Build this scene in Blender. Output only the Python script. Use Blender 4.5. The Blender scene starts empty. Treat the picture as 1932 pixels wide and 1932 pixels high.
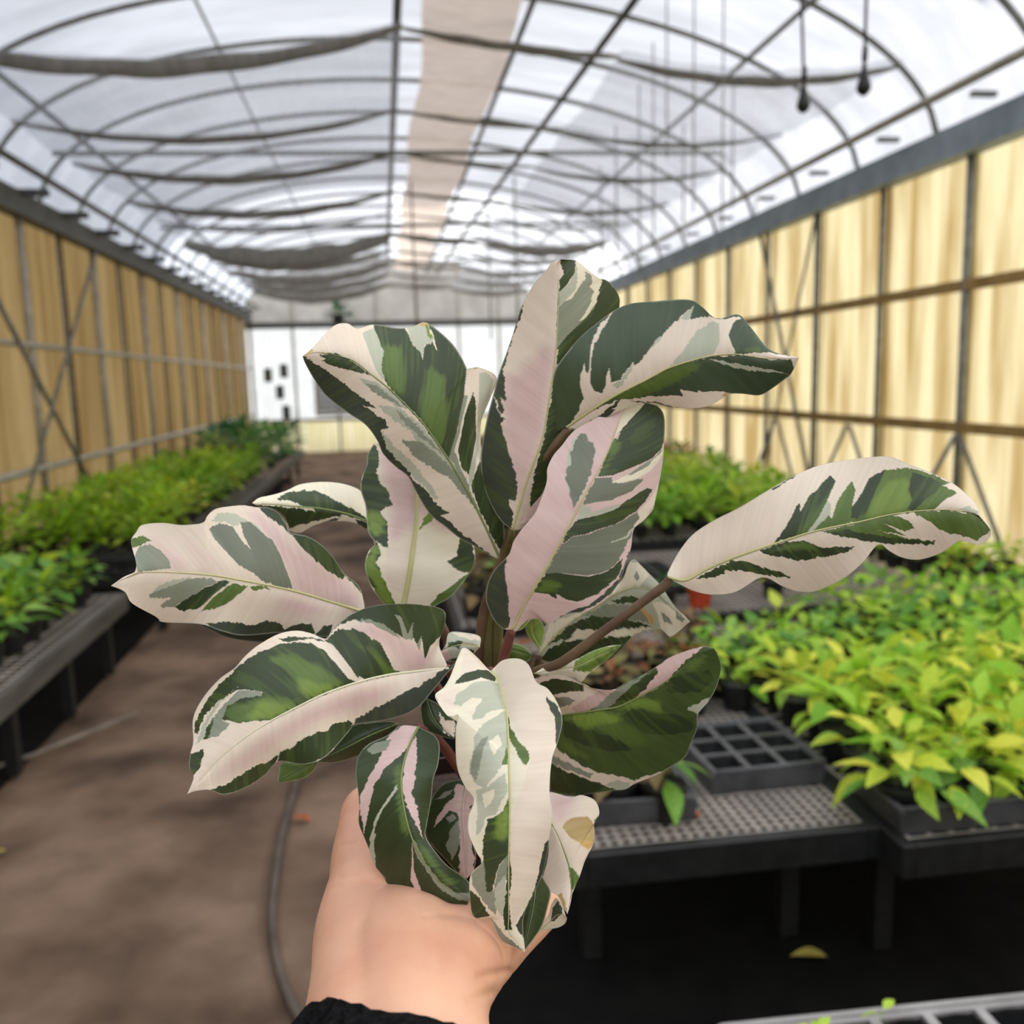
import bpy, bmesh, math, random
import numpy as np
from mathutils import Vector, Matrix

SC = bpy.context.scene
COL = SC.collection

# ------------------------------------------------------------------ camera
FPX, CEN, ROLL = 1700.0, 966.0, 0.026
EYE = np.array([0.0, 0.0, 1.6])
TH, PS = math.radians(8.3745), math.radians(7.8718)
_s, _c = math.sin, math.cos
FWD = np.array([_s(PS)*_c(TH), _c(PS)*_c(TH), -_s(TH)])
_r0 = np.array([_c(PS), -_s(PS), 0.0])
_u0 = np.array([_s(PS)*_s(TH), _c(PS)*_s(TH), _c(TH)])
RGT = _r0*_c(ROLL) - _u0*_s(ROLL)
UPV = _r0*_s(ROLL) + _u0*_c(ROLL)

cam_data = bpy.data.cameras.new('camera')
cam = bpy.data.objects.new('camera', cam_data)
COL.objects.link(cam)
SC.camera = cam
cam_data.sensor_width = 36.0
cam_data.lens = 36.0*FPX/1932.0
cam_data.clip_start = 0.05
cam_data.dof.use_dof = True
cam_data.dof.focus_distance = 0.47
cam_data.dof.aperture_fstop = 8.0
_m = Matrix.Identity(4)
for _i in range(3):
    _m[_i][0], _m[_i][1], _m[_i][2], _m[_i][3] = RGT[_i], UPV[_i], -FWD[_i], EYE[_i]
cam.matrix_world = _m

# ------------------------------------------------------------------ sky, sun, exposure
world = bpy.data.worlds.new('overcast_sky')
SC.world = world
world.use_nodes = True
_bg = world.node_tree.nodes['Background']
_bg.inputs[0].default_value = (0.90, 0.93, 1.0, 1)
_bg.inputs[1].default_value = 1.25
sun_data = bpy.data.lights.new('hazy_sun', 'SUN')
sun_data.energy = 3.2
sun_data.angle = math.radians(24)
sun_data.color = (1.0, 0.94, 0.84)
sun = bpy.data.objects.new('hazy_sun', sun_data)
COL.objects.link(sun)
sun.rotation_euler = Vector((-0.80, -0.12, -0.62)).to_track_quat('-Z', 'Y').to_euler()

SC.view_settings.view_transform = 'Standard'
SC.view_settings.look = 'None'
SC.view_settings.gamma = 1.0
SC.view_settings.use_curve_mapping = False
SC.view_settings.exposure = 0.68
SC.cycles.use_denoising = True
SC.cycles.max_bounces = 10
SC.cycles.diffuse_bounces = 5
SC.cycles.transparent_max_bounces = 12
SC.cycles.sample_clamp_indirect = 6.0

# ------------------------------------------------------------------ helpers
def ray(u, v):
    return FWD + RGT*((u-CEN)/FPX) + UPV*((CEN-v)/FPX)
def on_z(u, v, z):
    d = ray(u, v); return EYE + d*((z-EYE[2])/d[2])
def on_y(u, v, y):
    d = ray(u, v); return EYE + d*(y/d[1])
def seen(p, margin=120):
    q = np.asarray(p, float)-EYE
    w = q @ FWD
    if w < 0.1: return False
    u = CEN+FPX*(q@RGT)/w; v = CEN-FPX*(q@UPV)/w
    return -margin < u < 1932+margin and -margin < v < 1932+margin

def lin(c):
    return tuple((x/12.92 if x <= 0.04045 else ((x+0.055)/1.055)**2.4) for x in (y/255.0 for y in c))

def link(o, parent=None, label=None, cat=None, group=None, kind=None):
    COL.objects.link(o)
    if parent is not None: o.parent = parent
    if label: o['label'] = label
    if cat: o['category'] = cat
    if group: o['group'] = group
    if kind: o['kind'] = kind
    return o
def mdata(name, V, F, mat=None, smooth=False):
    me = bpy.data.meshes.new(name)
    me.from_pydata([tuple(map(float, v)) for v in V], [], [tuple(map(int, f)) for f in F])
    if mat: me.materials.append(mat)
    if smooth: me.polygons.foreach_set('use_smooth', [True]*len(me.polygons))
    me.update()
    return me
def obj(name, V, F, mat, parent=None, smooth=False, **k):
    return link(bpy.data.objects.new(name, mdata(name, V, F, mat, smooth)), parent, **k)
def inst(name, me, parent=None, loc=(0, 0, 0), rot=(0, 0, 0), scale=1.0, **k):
    o = bpy.data.objects.new(name, me)
    o.location = loc; o.rotation_euler = rot
    o.scale = (scale,)*3 if not hasattr(scale, '__len__') else scale
    return link(o, parent, **k)
def empty(name, loc=(0, 0, 0), rotz=0, **k):
    o = bpy.data.objects.new(name, None)
    o.location = loc; o.rotation_euler = (0, 0, rotz); o.empty_display_size = 0.05
    return link(o, None, **k)
BOXF = [(0, 3, 2, 1), (4, 5, 6, 7), (0, 1, 5, 4), (1, 2, 6, 5), (2, 3, 7, 6), (3, 0, 4, 7)]
def boxv(x0, x1, y0, y1, z0, z1):
    return [(x0, y0, z0), (x1, y0, z0), (x1, y1, z0), (x0, y1, z0), (x0, y0, z1), (x1, y0, z1), (x1, y1, z1), (x0, y1, z1)]
def box(name, x0, x1, y0, y1, z0, z1, mat, parent=None, bev=0.0, **k):
    o = obj(name, boxv(x0, x1, y0, y1, z0, z1), BOXF, mat, parent, **k)
    if bev:
        bm = bmesh.new(); bm.from_mesh(o.data)
        bmesh.ops.bevel(bm, geom=list(bm.edges), offset=bev, segments=1, affect='EDGES')
        bm.to_mesh(o.data); bm.free()
    return o
def tube_vf(P, R, n=8, cap=True):
    P = [np.asarray(p, float) for p in P]
    if not hasattr(R, '__len__'): R = [R]*len(P)
    V, F = [], []
    ref = None
    for i, p in enumerate(P):
        d = P[min(i+1, len(P)-1)]-P[max(i-1, 0)]
        d = d/(np.linalg.norm(d)+1e-12)
        if ref is None: ref = np.array([0, 0, 1.0]) if abs(d[2]) < 0.9 else np.array([1.0, 0, 0])
        a = ref - d*(ref@d); a /= np.linalg.norm(a)+1e-12
        b = np.cross(d, a); ref = a
        for j in range(n):
            t = 2*math.pi*j/n
            V.append(p+(a*math.cos(t)+b*math.sin(t))*R[i])
    for i in range(len(P)-1):
        for j in range(n):
            k = (j+1) % n
            F.append((i*n+j, i*n+k, (i+1)*n+k, (i+1)*n+j))
    if cap:
        F.append(tuple(range(n))[::-1]); F.append(tuple(range((len(P)-1)*n, len(P)*n)))
    return V, F
def tube(name, P, R, mat, parent=None, n=8, **k):
    V, F = tube_vf(P, R, n)
    return obj(name, V, F, mat, parent, smooth=True, **k)
def smooth_path(P, per=8):
    P = [np.asarray(p, float) for p in P]
    Q = [2*P[0]-P[1]]+P+[2*P[-1]-P[-2]]
    out = []
    for i in range(1, len(Q)-2):
        for k in range(per):
            t = k/per
            a, b, c, d = Q[i-1], Q[i], Q[i+1], Q[i+2]
            out.append(0.5*((2*b)+(c-a)*t+(2*a-5*b+4*c-d)*t*t+(3*b-a-3*c+d)*t**3))
    out.append(P[-1])
    return out
def grid_plate(xs, ys, hole, z0, z1):
    """one connected plate on the lines xs, ys; cells where hole(i, j) stay open"""
    nx, ny = len(xs), len(ys)
    V = [(x, y, z1) for y in ys for x in xs]+[(x, y, z0) for y in ys for x in xs]
    N = nx*ny; F = []
    sol = lambda i, j: 0 <= i < nx-1 and 0 <= j < ny-1 and not hole(i, j)
    for j in range(ny-1):
        for i in range(nx-1):
            if not sol(i, j): continue
            a, b, c, d = j*nx+i, j*nx+i+1, (j+1)*nx+i+1, (j+1)*nx+i
            F.append((a, b, c, d)); F.append((a+N, d+N, c+N, b+N))
            if not sol(i, j-1): F.append((b, a, a+N, b+N))
            if not sol(i+1, j): F.append((c, b, b+N, c+N))
            if not sol(i, j+1): F.append((d, c, c+N, d+N))
            if not sol(i-1, j): F.append((a, d, d+N, a+N))
    return V, F
def lattice(x0, x1, pitch, bar):
    n = max(1, int(round((x1-x0-bar)/pitch)))
    p = (x1-x0-bar)/n
    out = []
    for i in range(n+1):
        out += [x0+i*p, x0+i*p+bar]
    return out

# ------------------------------------------------------------------ materials
def new_mat(name):
    m = bpy.data.materials.new(name); m.use_nodes = True
    nt = m.node_tree
    return m, nt, nt.nodes['Principled BSDF'], nt.nodes['Material Output']
def plain(name, c, rough=0.6, metal=0.0, c2=None, scale=6.0, bump=0.0, spec=0.3, stretch=(1, 1, 1), detail=4.0):
    m, nt, b, out = new_mat(name)
    b.inputs['Roughness'].default_value = rough
    b.inputs['Metallic'].default_value = metal
    b.inputs['Specular IOR Level'].default_value = spec
    b.inputs['Base Color'].default_value = (*lin(c), 1)
    if c2 is not None or bump:
        tc = nt.nodes.new('ShaderNodeTexCoord'); mp = nt.nodes.new('ShaderNodeMapping')
        nz = nt.nodes.new('ShaderNodeTexNoise')
        nt.links.new(tc.outputs['Object'], mp.inputs[0]); nt.links.new(mp.outputs[0], nz.inputs['Vector'])
        mp.inputs['Scale'].default_value = stretch
        nz.inputs['Scale'].default_value = scale; nz.inputs['Detail'].default_value = detail
        if c2 is not None:
            cr = nt.nodes.new('ShaderNodeValToRGB')
            cr.color_ramp.elements[0].position = 0.32; cr.color_ramp.elements[1].position = 0.68
            cr.color_ramp.elements[0].color = (*lin(c), 1); cr.color_ramp.elements[1].color = (*lin(c2), 1)
            nt.links.new(nz.outputs['Fac'], cr.inputs[0]); nt.links.new(cr.outputs[0], b.inputs['Base Color'])
        if bump:
            bp = nt.nodes.new('ShaderNodeBump'); bp.inputs['Strength'].default_value = bump
            bp.inputs['Distance'].default_value = 0.02
            nt.links.new(nz.outputs['Fac'], bp.inputs['Height']); nt.links.new(bp.outputs[0], b.inputs['Normal'])
    return m
def sheet(name, c, c2, stretch, scale, trans=0.7, clear=0.0, rough=0.5, lo=0.35, hi=0.65, detail=5.0):
    """translucent plastic or cloth: scatters daylight through, optionally lets a share straight through"""
    m, nt, b, out = new_mat(name)
    nt.nodes.remove(b)
    tc = nt.nodes.new('ShaderNodeTexCoord'); mp = nt.nodes.new('ShaderNodeMapping'); nz = nt.nodes.new('ShaderNodeTexNoise')
    mp.inputs['Scale'].default_value = stretch
    nz.inputs['Scale'].default_value = scale; nz.inputs['Detail'].default_value = detail
    cr = nt.nodes.new('ShaderNodeValToRGB')
    cr.color_ramp.elements[0].position = lo; cr.color_ramp.elements[1].position = hi
    cr.color_ramp.elements[0].color = (*lin(c), 1); cr.color_ramp.elements[1].color = (*lin(c2), 1)
    df = nt.nodes.new('ShaderNodeBsdfDiffuse'); tl = nt.nodes.new('ShaderNodeBsdfTranslucent')
    mx = nt.nodes.new('ShaderNodeMixShader'); mx.inputs[0].default_value = trans
    nt.links.new(tc.outputs['Object'], mp.inputs[0]); nt.links.new(mp.outputs[0], nz.inputs['Vector'])
    nt.links.new(nz.outputs['Fac'], cr.inputs[0])
    nt.links.new(cr.outputs[0], df.inputs[0]); nt.links.new(cr.outputs[0], tl.inputs[0])
    nt.links.new(df.outputs[0], mx.inputs[1]); nt.links.new(tl.outputs[0], mx.inputs[2])
    last = mx
    if clear > 0:
        tr = nt.nodes.new('ShaderNodeBsdfTransparent'); m2 = nt.nodes.new('ShaderNodeMixShader')
        m2.inputs[0].default_value = clear
        nt.links.new(mx.outputs[0], m2.inputs[1]); nt.links.new(tr.outputs[0], m2.inputs[2]); last = m2
    nt.links.new(last.outputs[0], out.inputs[0])
    return m
def foliage_mat(name, cols, rough=0.45, trans=0.35):
    """leaf green that varies from leaf to leaf"""
    m, nt, b, out = new_mat(name)
    oi = nt.nodes.new('ShaderNodeObjectInfo'); cr = nt.nodes.new('ShaderNodeValToRGB')
    tc = nt.nodes.new('ShaderNodeTexCoord'); nz = nt.nodes.new('ShaderNodeTexNoise'); nz.inputs['Scale'].default_value = 22.0
    ad = nt.nodes.new('ShaderNodeMath'); ad.operation = 'MULTIPLY_ADD'; ad.inputs[1].default_value = 0.9; 
    sb = nt.nodes.new('ShaderNodeMath'); sb.operation = 'SUBTRACT'; sb.inputs[1].default_value = 0.5
    nt.links.new(tc.outputs['Object'], nz.inputs['Vector']); nt.links.new(nz.outputs['Fac'], sb.inputs[0])
    nt.links.new(sb.outputs[0], ad.inputs[0]); nt.links.new(oi.outputs['Random'], ad.inputs[2])
    nt.links.new(ad.outputs[0], cr.inputs[0])
    el = cr.color_ramp.elements
    while len(el) < len(cols): el.new(0.5)
    for i, c in enumerate(cols):
        el[i].position = i/(len(cols)-1); el[i].color = (*lin(c), 1)
    b.inputs['Roughness'].default_value = rough
    b.inputs['Specular IOR Level'].default_value = 0.35
    tl = nt.nodes.new('ShaderNodeBsdfTranslucent'); mx = nt.nodes.new('ShaderNodeMixShader'); mx.inputs[0].default_value = trans
    nt.links.new(cr.outputs[0], b.inputs['Base Color']); nt.links.new(cr.outputs[0], tl.inputs[0])
    nt.links.new(b.outputs[0], mx.inputs[1]); nt.links.new(tl.outputs[0], mx.inputs[2])
    nt.links.new(mx.outputs[0], out.inputs[0])
    return m

M = {}
M['dirt'] = plain('packed_dirt', (74, 60, 50), 0.85, c2=(138, 115, 98), scale=2.1, bump=0.8, spec=0.12, detail=9.0)
M['mat'] = plain('bench_shade_black', (13, 13, 13), 0.95, c2=(20, 20, 19), scale=9, spec=0.1)  # near-black: the shade beneath the benches is put into this colour
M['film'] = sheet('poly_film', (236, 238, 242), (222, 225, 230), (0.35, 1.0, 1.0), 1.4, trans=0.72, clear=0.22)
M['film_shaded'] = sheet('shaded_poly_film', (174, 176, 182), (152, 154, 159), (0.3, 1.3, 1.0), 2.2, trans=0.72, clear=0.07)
M['steel'] = plain('grey_steel', (142, 142, 136), 0.55, 0.2, c2=(112, 112, 106), scale=14)
M['dark_steel'] = plain('dark_steel', (78, 80, 78), 0.55, 0.2, c2=(98, 98, 94), scale=12)
M['galv'] = plain('galvanised_pipe', (186, 180, 168), 0.5, 0.2, c2=(156, 152, 144), scale=10)
M['gutter'] = plain('blue_grey_gutter', (150, 162, 172), 0.5, 0.1, c2=(122, 134, 142), scale=5)
M['shade'] = sheet('grey_shade_cloth', (136, 133, 127), (160, 156, 148), (4, 1, 1), 5.0, trans=0.55, clear=0.15)
M['cloth'] = sheet('thin_pale_cloth', (196, 198, 206), (176, 178, 184), (6, 1, 1), 3.0, trans=0.6, clear=0.60)
M['beige'] = sheet('beige_curtain', (226, 206, 188), (240, 222, 206), (1, 3, 1), 4.0, trans=0.7, clear=0.08)
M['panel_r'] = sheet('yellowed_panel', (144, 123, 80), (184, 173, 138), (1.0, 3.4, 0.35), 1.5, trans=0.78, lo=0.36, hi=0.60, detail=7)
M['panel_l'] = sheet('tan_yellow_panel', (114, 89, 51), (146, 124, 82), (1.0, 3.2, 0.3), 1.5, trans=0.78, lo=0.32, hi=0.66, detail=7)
M['white_sheet'] = sheet('white_end_sheet', (196, 197, 190), (214, 214, 208), (1, 1, 1), 2.0, trans=0.75, clear=0.1)
M['cream_sheet'] = sheet('cream_end_sheet', (206, 196, 148), (222, 214, 176), (3, 1, 0.4), 2.0, trans=0.72)
M['black'] = plain('black_plastic', (22, 23, 24), 0.5, c2=(34, 35, 36), scale=30, spec=0.4)
M['bench_grey'] = plain('weathered_grey_rail', (66, 65, 62), 0.7, c2=(92, 90, 86), scale=12, stretch=(1, 0.2, 1))
M['mesh_grey'] = plain('dusty_grey_plastic_mesh', (140, 133, 126), 0.7, c2=(164, 156, 148), scale=7, spec=0.2)
M['tray'] = plain('dark_grey_tray_plastic', (62, 63, 66), 0.38, c2=(88, 88, 92), scale=14, spec=0.5)
M['tray_pale'] = plain('pale_grey_tray_plastic', (136, 134, 134), 0.45, c2=(162, 160, 160), scale=14, spec=0.4)
M['terracotta'] = plain('orange_plastic_pot', (196, 78, 46), 0.55, c2=(168, 62, 38), scale=12)
M['soil'] = plain('potting_soil', (40, 30, 24), 0.95, c2=(66, 50, 40), scale=60, bump=0.6)
M['hose'] = plain('dusty_grey_hose', (98, 88, 80), 0.7, c2=(76, 68, 62), scale=10)
M['concrete'] = plain('pale_pipe', (140, 132, 122), 0.8, c2=(116, 108, 100), scale=10)
M['bulb_black'] = plain('black_rubber', (28, 30, 32), 0.5)
M['lime'] = foliage_mat('lime_leaf', [(110, 172, 36), (162, 212, 56), (196, 228, 84), (140, 196, 50), (226, 234, 92)])
M['yellow_lime'] = foliage_mat('yellow_lime_leaf', [(150, 198, 50), (214, 228, 70), (244, 240, 96), (190, 216, 60), (128, 180, 60)])
M['fresh'] = foliage_mat('fresh_green_leaf', [(88, 144, 52), (132, 184, 72), (168, 204, 100), (112, 168, 78), (78, 130, 48)])
M['bright'] = foliage_mat('bright_green_leaf', [(106, 158, 18), (158, 200, 32), (202, 224, 54), (130, 178, 24), (84, 130, 18)])
M['deep'] = foliage_mat('deep_green_leaf', [(30, 78, 34), (56, 110, 46), (92, 140, 70), (44, 94, 44), (70, 130, 100)])
M['rust'] = foliage_mat('rusty_red_leaf', [(92, 70, 40), (150, 84, 50), (112, 104, 48), (176, 96, 60), (84, 92, 44)])
M['mixed'] = foliage_mat('mixed_dull_leaf', [(120, 128, 62), (118, 84, 60), (150, 152, 84), (140, 96, 78), (96, 116, 56)])
M['dead_orange'] = plain('dry_orange_leaf', (196, 92, 32), 0.7, c2=(150, 66, 30), scale=30)
M['dead_tan'] = plain('dry_tan_leaf', (176, 140, 84), 0.8, c2=(140, 104, 60), scale=30)
M['dead_yellow'] = plain('dry_yellow_leaf', (196, 176, 92), 0.7, c2=(160, 150, 70), scale=30)
# ------------------------------------------------------------------ the greenhouse shell
XL, XR, YF, YB = -3.1, 3.9, 22.0, -8.0
EAVE_L, EAVE_R, PEAK = 3.18, 3.02, 4.5
XC = 0.4
rng = random.Random(7)
nrng = np.random.default_rng(5)

def arch(x):
    t = max(-1.0, min(1.0, (x-XC)/3.5))
    e = EAVE_L+(EAVE_R-EAVE_L)*(x-XL)/(XR-XL)
    return e+(PEAK-3.1)*math.sqrt(max(0.0, 1-t*t))**0.9

# floor: packed dirt, slightly uneven
def build_floor():
    xs = np.linspace(-3.6, 4.4, 90); ys = np.linspace(YB, YF+0.6, 260)
    X, Y = np.meshgrid(xs, ys)
    Z = 0.006*np.sin(X*5.1+1.3*np.sin(Y*2.3))+0.005*np.sin(Y*6.7+2*np.sin(X*3.1))+0.004*np.sin(X*13+Y*11)-0.008
    V = np.stack([X, Y, Z], -1).reshape(-1, 3)
    nx = len(xs); F = [(j*nx+i, j*nx+i+1, (j+1)*nx+i+1, (j+1)*nx+i) for j in range(len(ys)-1) for i in range(nx-1)]
    o = obj('floor', V, F, M['dirt'], smooth=True, kind='structure')
    o['label'] = 'packed brown dirt floor of the greenhouse aisle'
    # black sheets added under the right and left benches, standing in for deep shade
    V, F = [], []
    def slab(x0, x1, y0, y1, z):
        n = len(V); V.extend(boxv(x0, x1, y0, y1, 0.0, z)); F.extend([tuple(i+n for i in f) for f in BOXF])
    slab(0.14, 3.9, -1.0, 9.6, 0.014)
    m = obj('under_bench_shade', V, F, M['mat'], o)
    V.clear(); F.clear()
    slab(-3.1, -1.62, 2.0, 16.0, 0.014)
    obj('under_bench_shade', V, F, M['mat'], o)
    return o
floor = build_floor()

def corrugated(y0, y1, z0, z1, amp=0.011, pitch=0.088, n=8):
    cols = int(round((y1-y0)/pitch*n))
    V, F = [], []
    for i in range(cols+1):
        y = y0+(y1-y0)*i/cols
        x = amp*math.sin(2*math.pi*(y-y0)/pitch)
        V += [(x, y, z0), (x, y, z1)]
    for i in range(cols):
        F.append((2*i, 2*i+2, 2*i+3, 2*i+1))
    return V, F

def side_wall(name, x, eave, mat, label, girts, ymin):
    w = empty(name, (0, 0, 0), kind='structure', label=label)
    sgn = -1 if x > 0 else 1
    step = 1.05
    y = YB; k = 0
    while y < YF-0.01:
        y1 = min(YF, y+step+0.05)
        V, F = corrugated(y, y1, 0.0, eave)
        V = [(a+x-sgn*(0.03+0.006*(k % 2)), b, c) for a, b, c in V]
        obj('wall_panel', V, F, mat, w, smooth=True)
        y += step; k += 1
    # uprights every 2.1 m and thinner studs between
    return w
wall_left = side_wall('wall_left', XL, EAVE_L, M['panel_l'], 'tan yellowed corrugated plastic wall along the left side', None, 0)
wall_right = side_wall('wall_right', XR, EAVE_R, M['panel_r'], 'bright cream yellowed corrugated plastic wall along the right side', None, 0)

for i, y in enumerate(np.arange(-7.0, 21.6, 1.05)):
    main = i % 2 == 0
    r = 0.034 if main else 0.020
    tube('post' if main else 'stud', [(XR-0.05, y+0.03, 0), (XR-0.05, y+0.03, EAVE_R)], 0.030 if main else 0.024, M['steel'], wall_right)
for i, y in enumerate(np.arange(-7.45, 21.6, 2.0)):
    tube('post', [(XL+0.06, y, 0), (XL+0.06, y, EAVE_L)], 0.036, M['galv'], wall_left)
    tube('stud', [(XL+0.04, y+1.0, 0), (XL+0.04, y+1.0, EAVE_L)], 0.020, M['steel'], wall_left)
M['brown_rail'] = plain('tan_wood_rail', (168, 136, 84), 0.7, c2=(140, 108, 62), scale=9)
for z in (1.20, 2.14):
    box('girt', XR-0.075, XR-0.02, YB, YF, z-0.035, z+0.035, M['brown_rail'], wall_right)
for z, m in ((0.93, M['galv']), (2.0, M['galv'])):
    tube('girt', [(XL+0.09, YB, z), (XL+0.09, YF, z)], 0.032 if z < 1 else 0.026, m, wall_left)
# crossed braces: left wall and right wall
def brace(p, q, r, w): tube('brace', [p, q], r, M['steel'], w, n=6)
brace((XL+0.12, 7.2, 2.85), (XL+0.12, 10.0, 0.3), 0.022, wall_left)
brace((XL+0.14, 7.6, 0.45), (XL+0.14, 10.4, 3.05), 0.018, wall_left)
for y0 in (5.55, 7.0, 8.4):
    brace((XR-0.10, y0, 1.15), (XR-0.10, y0-0.62, 0.25), 0.016, wall_right)
    brace((XR-0.10, y0+0.05, 1.15), (XR-0.10, y0+0.75, 0.25), 0.016, wall_right)
brace((XR-0.09, 8.9, 3.0), (XR-0.09, 7.6, 0.4), 0.018, wall_right)
brace((XR-0.09, 7.7, 2.95), (XR-0.09, 8.8, 0.4), 0.014, wall_right)
# gutters along the eaves
def gutter(name, x0, x1, z0, z1, mat, parent, y0=YB):
    V = []; prof = [(x0, z0), (x1, z0), (x1, z1), (x1-0.015*np.sign(x1-x0), z1), (x1-0.02*np.sign(x1-x0), z0+0.02), (x0+0.02*np.sign(x1-x0), z0+0.02), (x0+0.015*np.sign(x1-x0), z1+0.03), (x0, z1+0.03)]
    n = len(prof)
    for y in (y0, YF): V += [(a, y, b) for a, b in prof]
    F = [(i, (i+1) % n, n+(i+1) % n, n+i) for i in range(n)]+[tuple(range(n)), tuple(range(2*n-1, n-1, -1))]
    return obj(name, V, F, mat, parent)
gutter('eave_gutter', XR-0.02, XR-0.16, EAVE_R-0.06, EAVE_R+0.14, M['gutter'], wall_right)
gutter('eave_gutter', XL+0.02, XL+0.16, EAVE_L-0.10, EAVE_L+0.10, M['dark_steel'], wall_left)
# rolled side curtain and a pale pipe above the right gutter, clutter of clips along both eaves
tube('roll_tube', [(XR-0.28, YB, EAVE_R+0.32), (XR-0.28, YF, EAVE_R+0.30)], 0.030, M['galv'], wall_right)
tube('roll_tube', [(XL+0.34, YB, EAVE_L+0.22), (XL+0.34, YF, EAVE_L+0.20)], 0.030, M['dark_steel'], wall_left)
for y in np.arange(3.2, 21.5, 1.05):
    box('eave_bracket', XR-0.30, XR-0.14, y-0.02, y+0.02, EAVE_R+0.20, EAVE_R+0.23, M['steel'], wall_right)
    box('eave_bracket', XL+0.06, XL+0.36, y-0.03, y+0.03, EAVE_L+0.06, EAVE_L+0.12, M['dark_steel'], wall_left)

# roof film on hoops
def build_roof():
    xs = np.concatenate([np.linspace(XL, XL+0.5, 14), np.linspace(XL+0.55, XR-0.55, 50), np.linspace(XR-0.5, XR, 14)])
    ys = np.arange(YB, YF+0.01, 0.35)
    V = [(x, y, arch(x)-0.02*math.sin(math.pi*((y % 1.05)/1.05))) for y in ys for x in xs]
    nx = len(xs)
    F = [(j*nx+i, j*nx+i+1, (j+1)*nx+i+1, (j+1)*nx+i) for j in range(len(ys)-1) for i in range(nx-1)]
    c = obj('ceiling', V, F, M['film'], smooth=True, kind='structure')
    c['label'] = 'arched white plastic film roof on steel hoops'
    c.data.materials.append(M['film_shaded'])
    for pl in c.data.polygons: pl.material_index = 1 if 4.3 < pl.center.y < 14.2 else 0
    for y in np.arange(YB+0.4, YF, 1.05):
        pts = [(x, y, arch(x)-0.035) for x in np.concatenate([np.linspace(XL+0.01, XL+0.6, 9), np.linspace(XL+0.75, XR-0.75, 26), np.linspace(XR-0.6, XR-0.01, 9)])]
        tube('hoop', pts, 0.022, M['steel'], c, n=6)
    for x, r, mt, dz in ((-2.62, 0.024, 'dark_steel', 0.07), (-1.2, 0.012, 'steel', 0.06), (0.22, 0.030, 'dark_steel', 0.32), (1.14, 0.022, 'dark_steel', 0.30), (2.9, 0.02, 'steel', 0.06)):
        z = arch(x)-dz
        tube('purlin', [(x, YB, z), (x, YF, z)], r, M[mt], c, n=8)
    tube('purlin', [(1.95, 2.0, 4.12), (1.62, 13.0, 4.15), (1.4, YF, 4.15)], 0.026, M['dark_steel'], c, n=8)
    # straight tie bars under the hoops
    for y in (5.15, 9.0, 13.0, 17.0, 21.0, -3.0):
        tube('tie_bar', [(XL+0.25, y, 3.72), (XR-0.25, y, 3.78)], 0.024, M['dark_steel'] if y < 9 else M['steel'], c, n=8)
    # gathered shade cloth, hanging in swags from the middle pipe to each eave
    def swag(y, xa, za, xb, zb, sag, drop, seed):
        r = random.Random(seed); n = 60; V = []; rows = 7
        ph = [r.uniform(0, 6.28) for _ in range(4)]
        for i in range(n+1):
            q = i/n; x = xa+(xb-xa)*q; z = za+(zb-za)*q-sag*4*q*(1-q)
            fat = 0.35+0.65*math.sin(math.pi*q)**0.7
            for k in range(rows):
                a = math.pi*2*k/rows
                w = 1+0.10*math.sin(5*q*6.28+ph[0]+k)+0.08*math.sin(3*q*6.28+ph[1]+2*k)
                V.append((x, y+0.07*fat*w*math.cos(a), z-drop*0.5*fat+drop*0.5*fat*w*math.sin(a)))
        F = [(i*rows+k, i*rows+(k+1) % rows, (i+1)*rows+(k+1) % rows, (i+1)*rows+k) for i in range(n) for k in range(rows)]
        obj('shade_curtain', V, F, M['shade'], c, smooth=True)
    SW = ((6.0, 0.10, 0.0), (7.8, 0.05, 0.02), (9.2, 0.08, 0.03), (11.0, 0.10, 0.04), (12.4, 0.04, 0.05), (14.0, 0.32, 0.06), (15.8, 0.14, 0.06), (17.4, 0.2, 0.06), (19.2, 0.18, 0.06), (21.0, 0.22, 0.06))
    for k, (y, dr, up) in enumerate(SW):
        swag(y, XL+0.35, 3.66+up, 0.22, 3.80+up*0.5, 0.17, dr, k)
        swag(y+0.1, 1.62, 3.66+up, XR-0.3, 3.66+up, 0.10, dr*0.55, 40+k)
        swag(y+0.05, 0.22, 3.80+up*0.5, 1.62, 3.66+up, 0.02, dr*0.35, 80+k)
    # thin pale cloth drawn between the gathers, sagging in each bay
    for k in range(len(SW)-1):
        y0, y1 = SW[k][0], SW[k+1][0]; up = SW[k][2]
        for xa, za, xb, zb, sg in ((XL+0.35, 3.68+up, 0.22, 3.82+up*0.5, 0.17), (1.62, 3.68+up, XR-0.3, 3.68+up, 0.10)):
            V = []; nx, ny = 25, 13
            for j in range(ny):
                w = j/(ny-1)
                for i in range(nx):
                    t = i/(nx-1)
                    V.append((xa+(xb-xa)*t, y0+(y1-y0)*w, za+(zb-za)*t-sg*4*t*(1-t)-0.10*math.sin(math.pi*w)*(0.4+0.6*math.sin(math.pi*t))+0.006*math.sin(23*t+9*w)))
            F = [(j*nx+i, j*nx+i+1, (j+1)*nx+i+1, (j+1)*nx+i) for j in range(ny-1) for i in range(nx-1)]
            obj('shade_cloth', V, F, M['cloth'], c, smooth=True)
    # beige cloth strip under the ridge
    ys = np.arange(2.0, YF, 0.25); V = []; xs = np.linspace(0.42, 1.12, 9)
    for y in ys:
        for x in xs: V.append((x+0.03*math.sin(y*1.7), y, 4.22-0.04*math.sin((x-0.42)/0.7*math.pi)+0.012*math.sin(y*9+x*20)))
    nx = len(xs)
    F = [(j*nx+i, j*nx+i+1, (j+1)*nx+i+1, (j+1)*nx+i) for j in range(len(ys)-1) for i in range(nx-1)]
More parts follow.
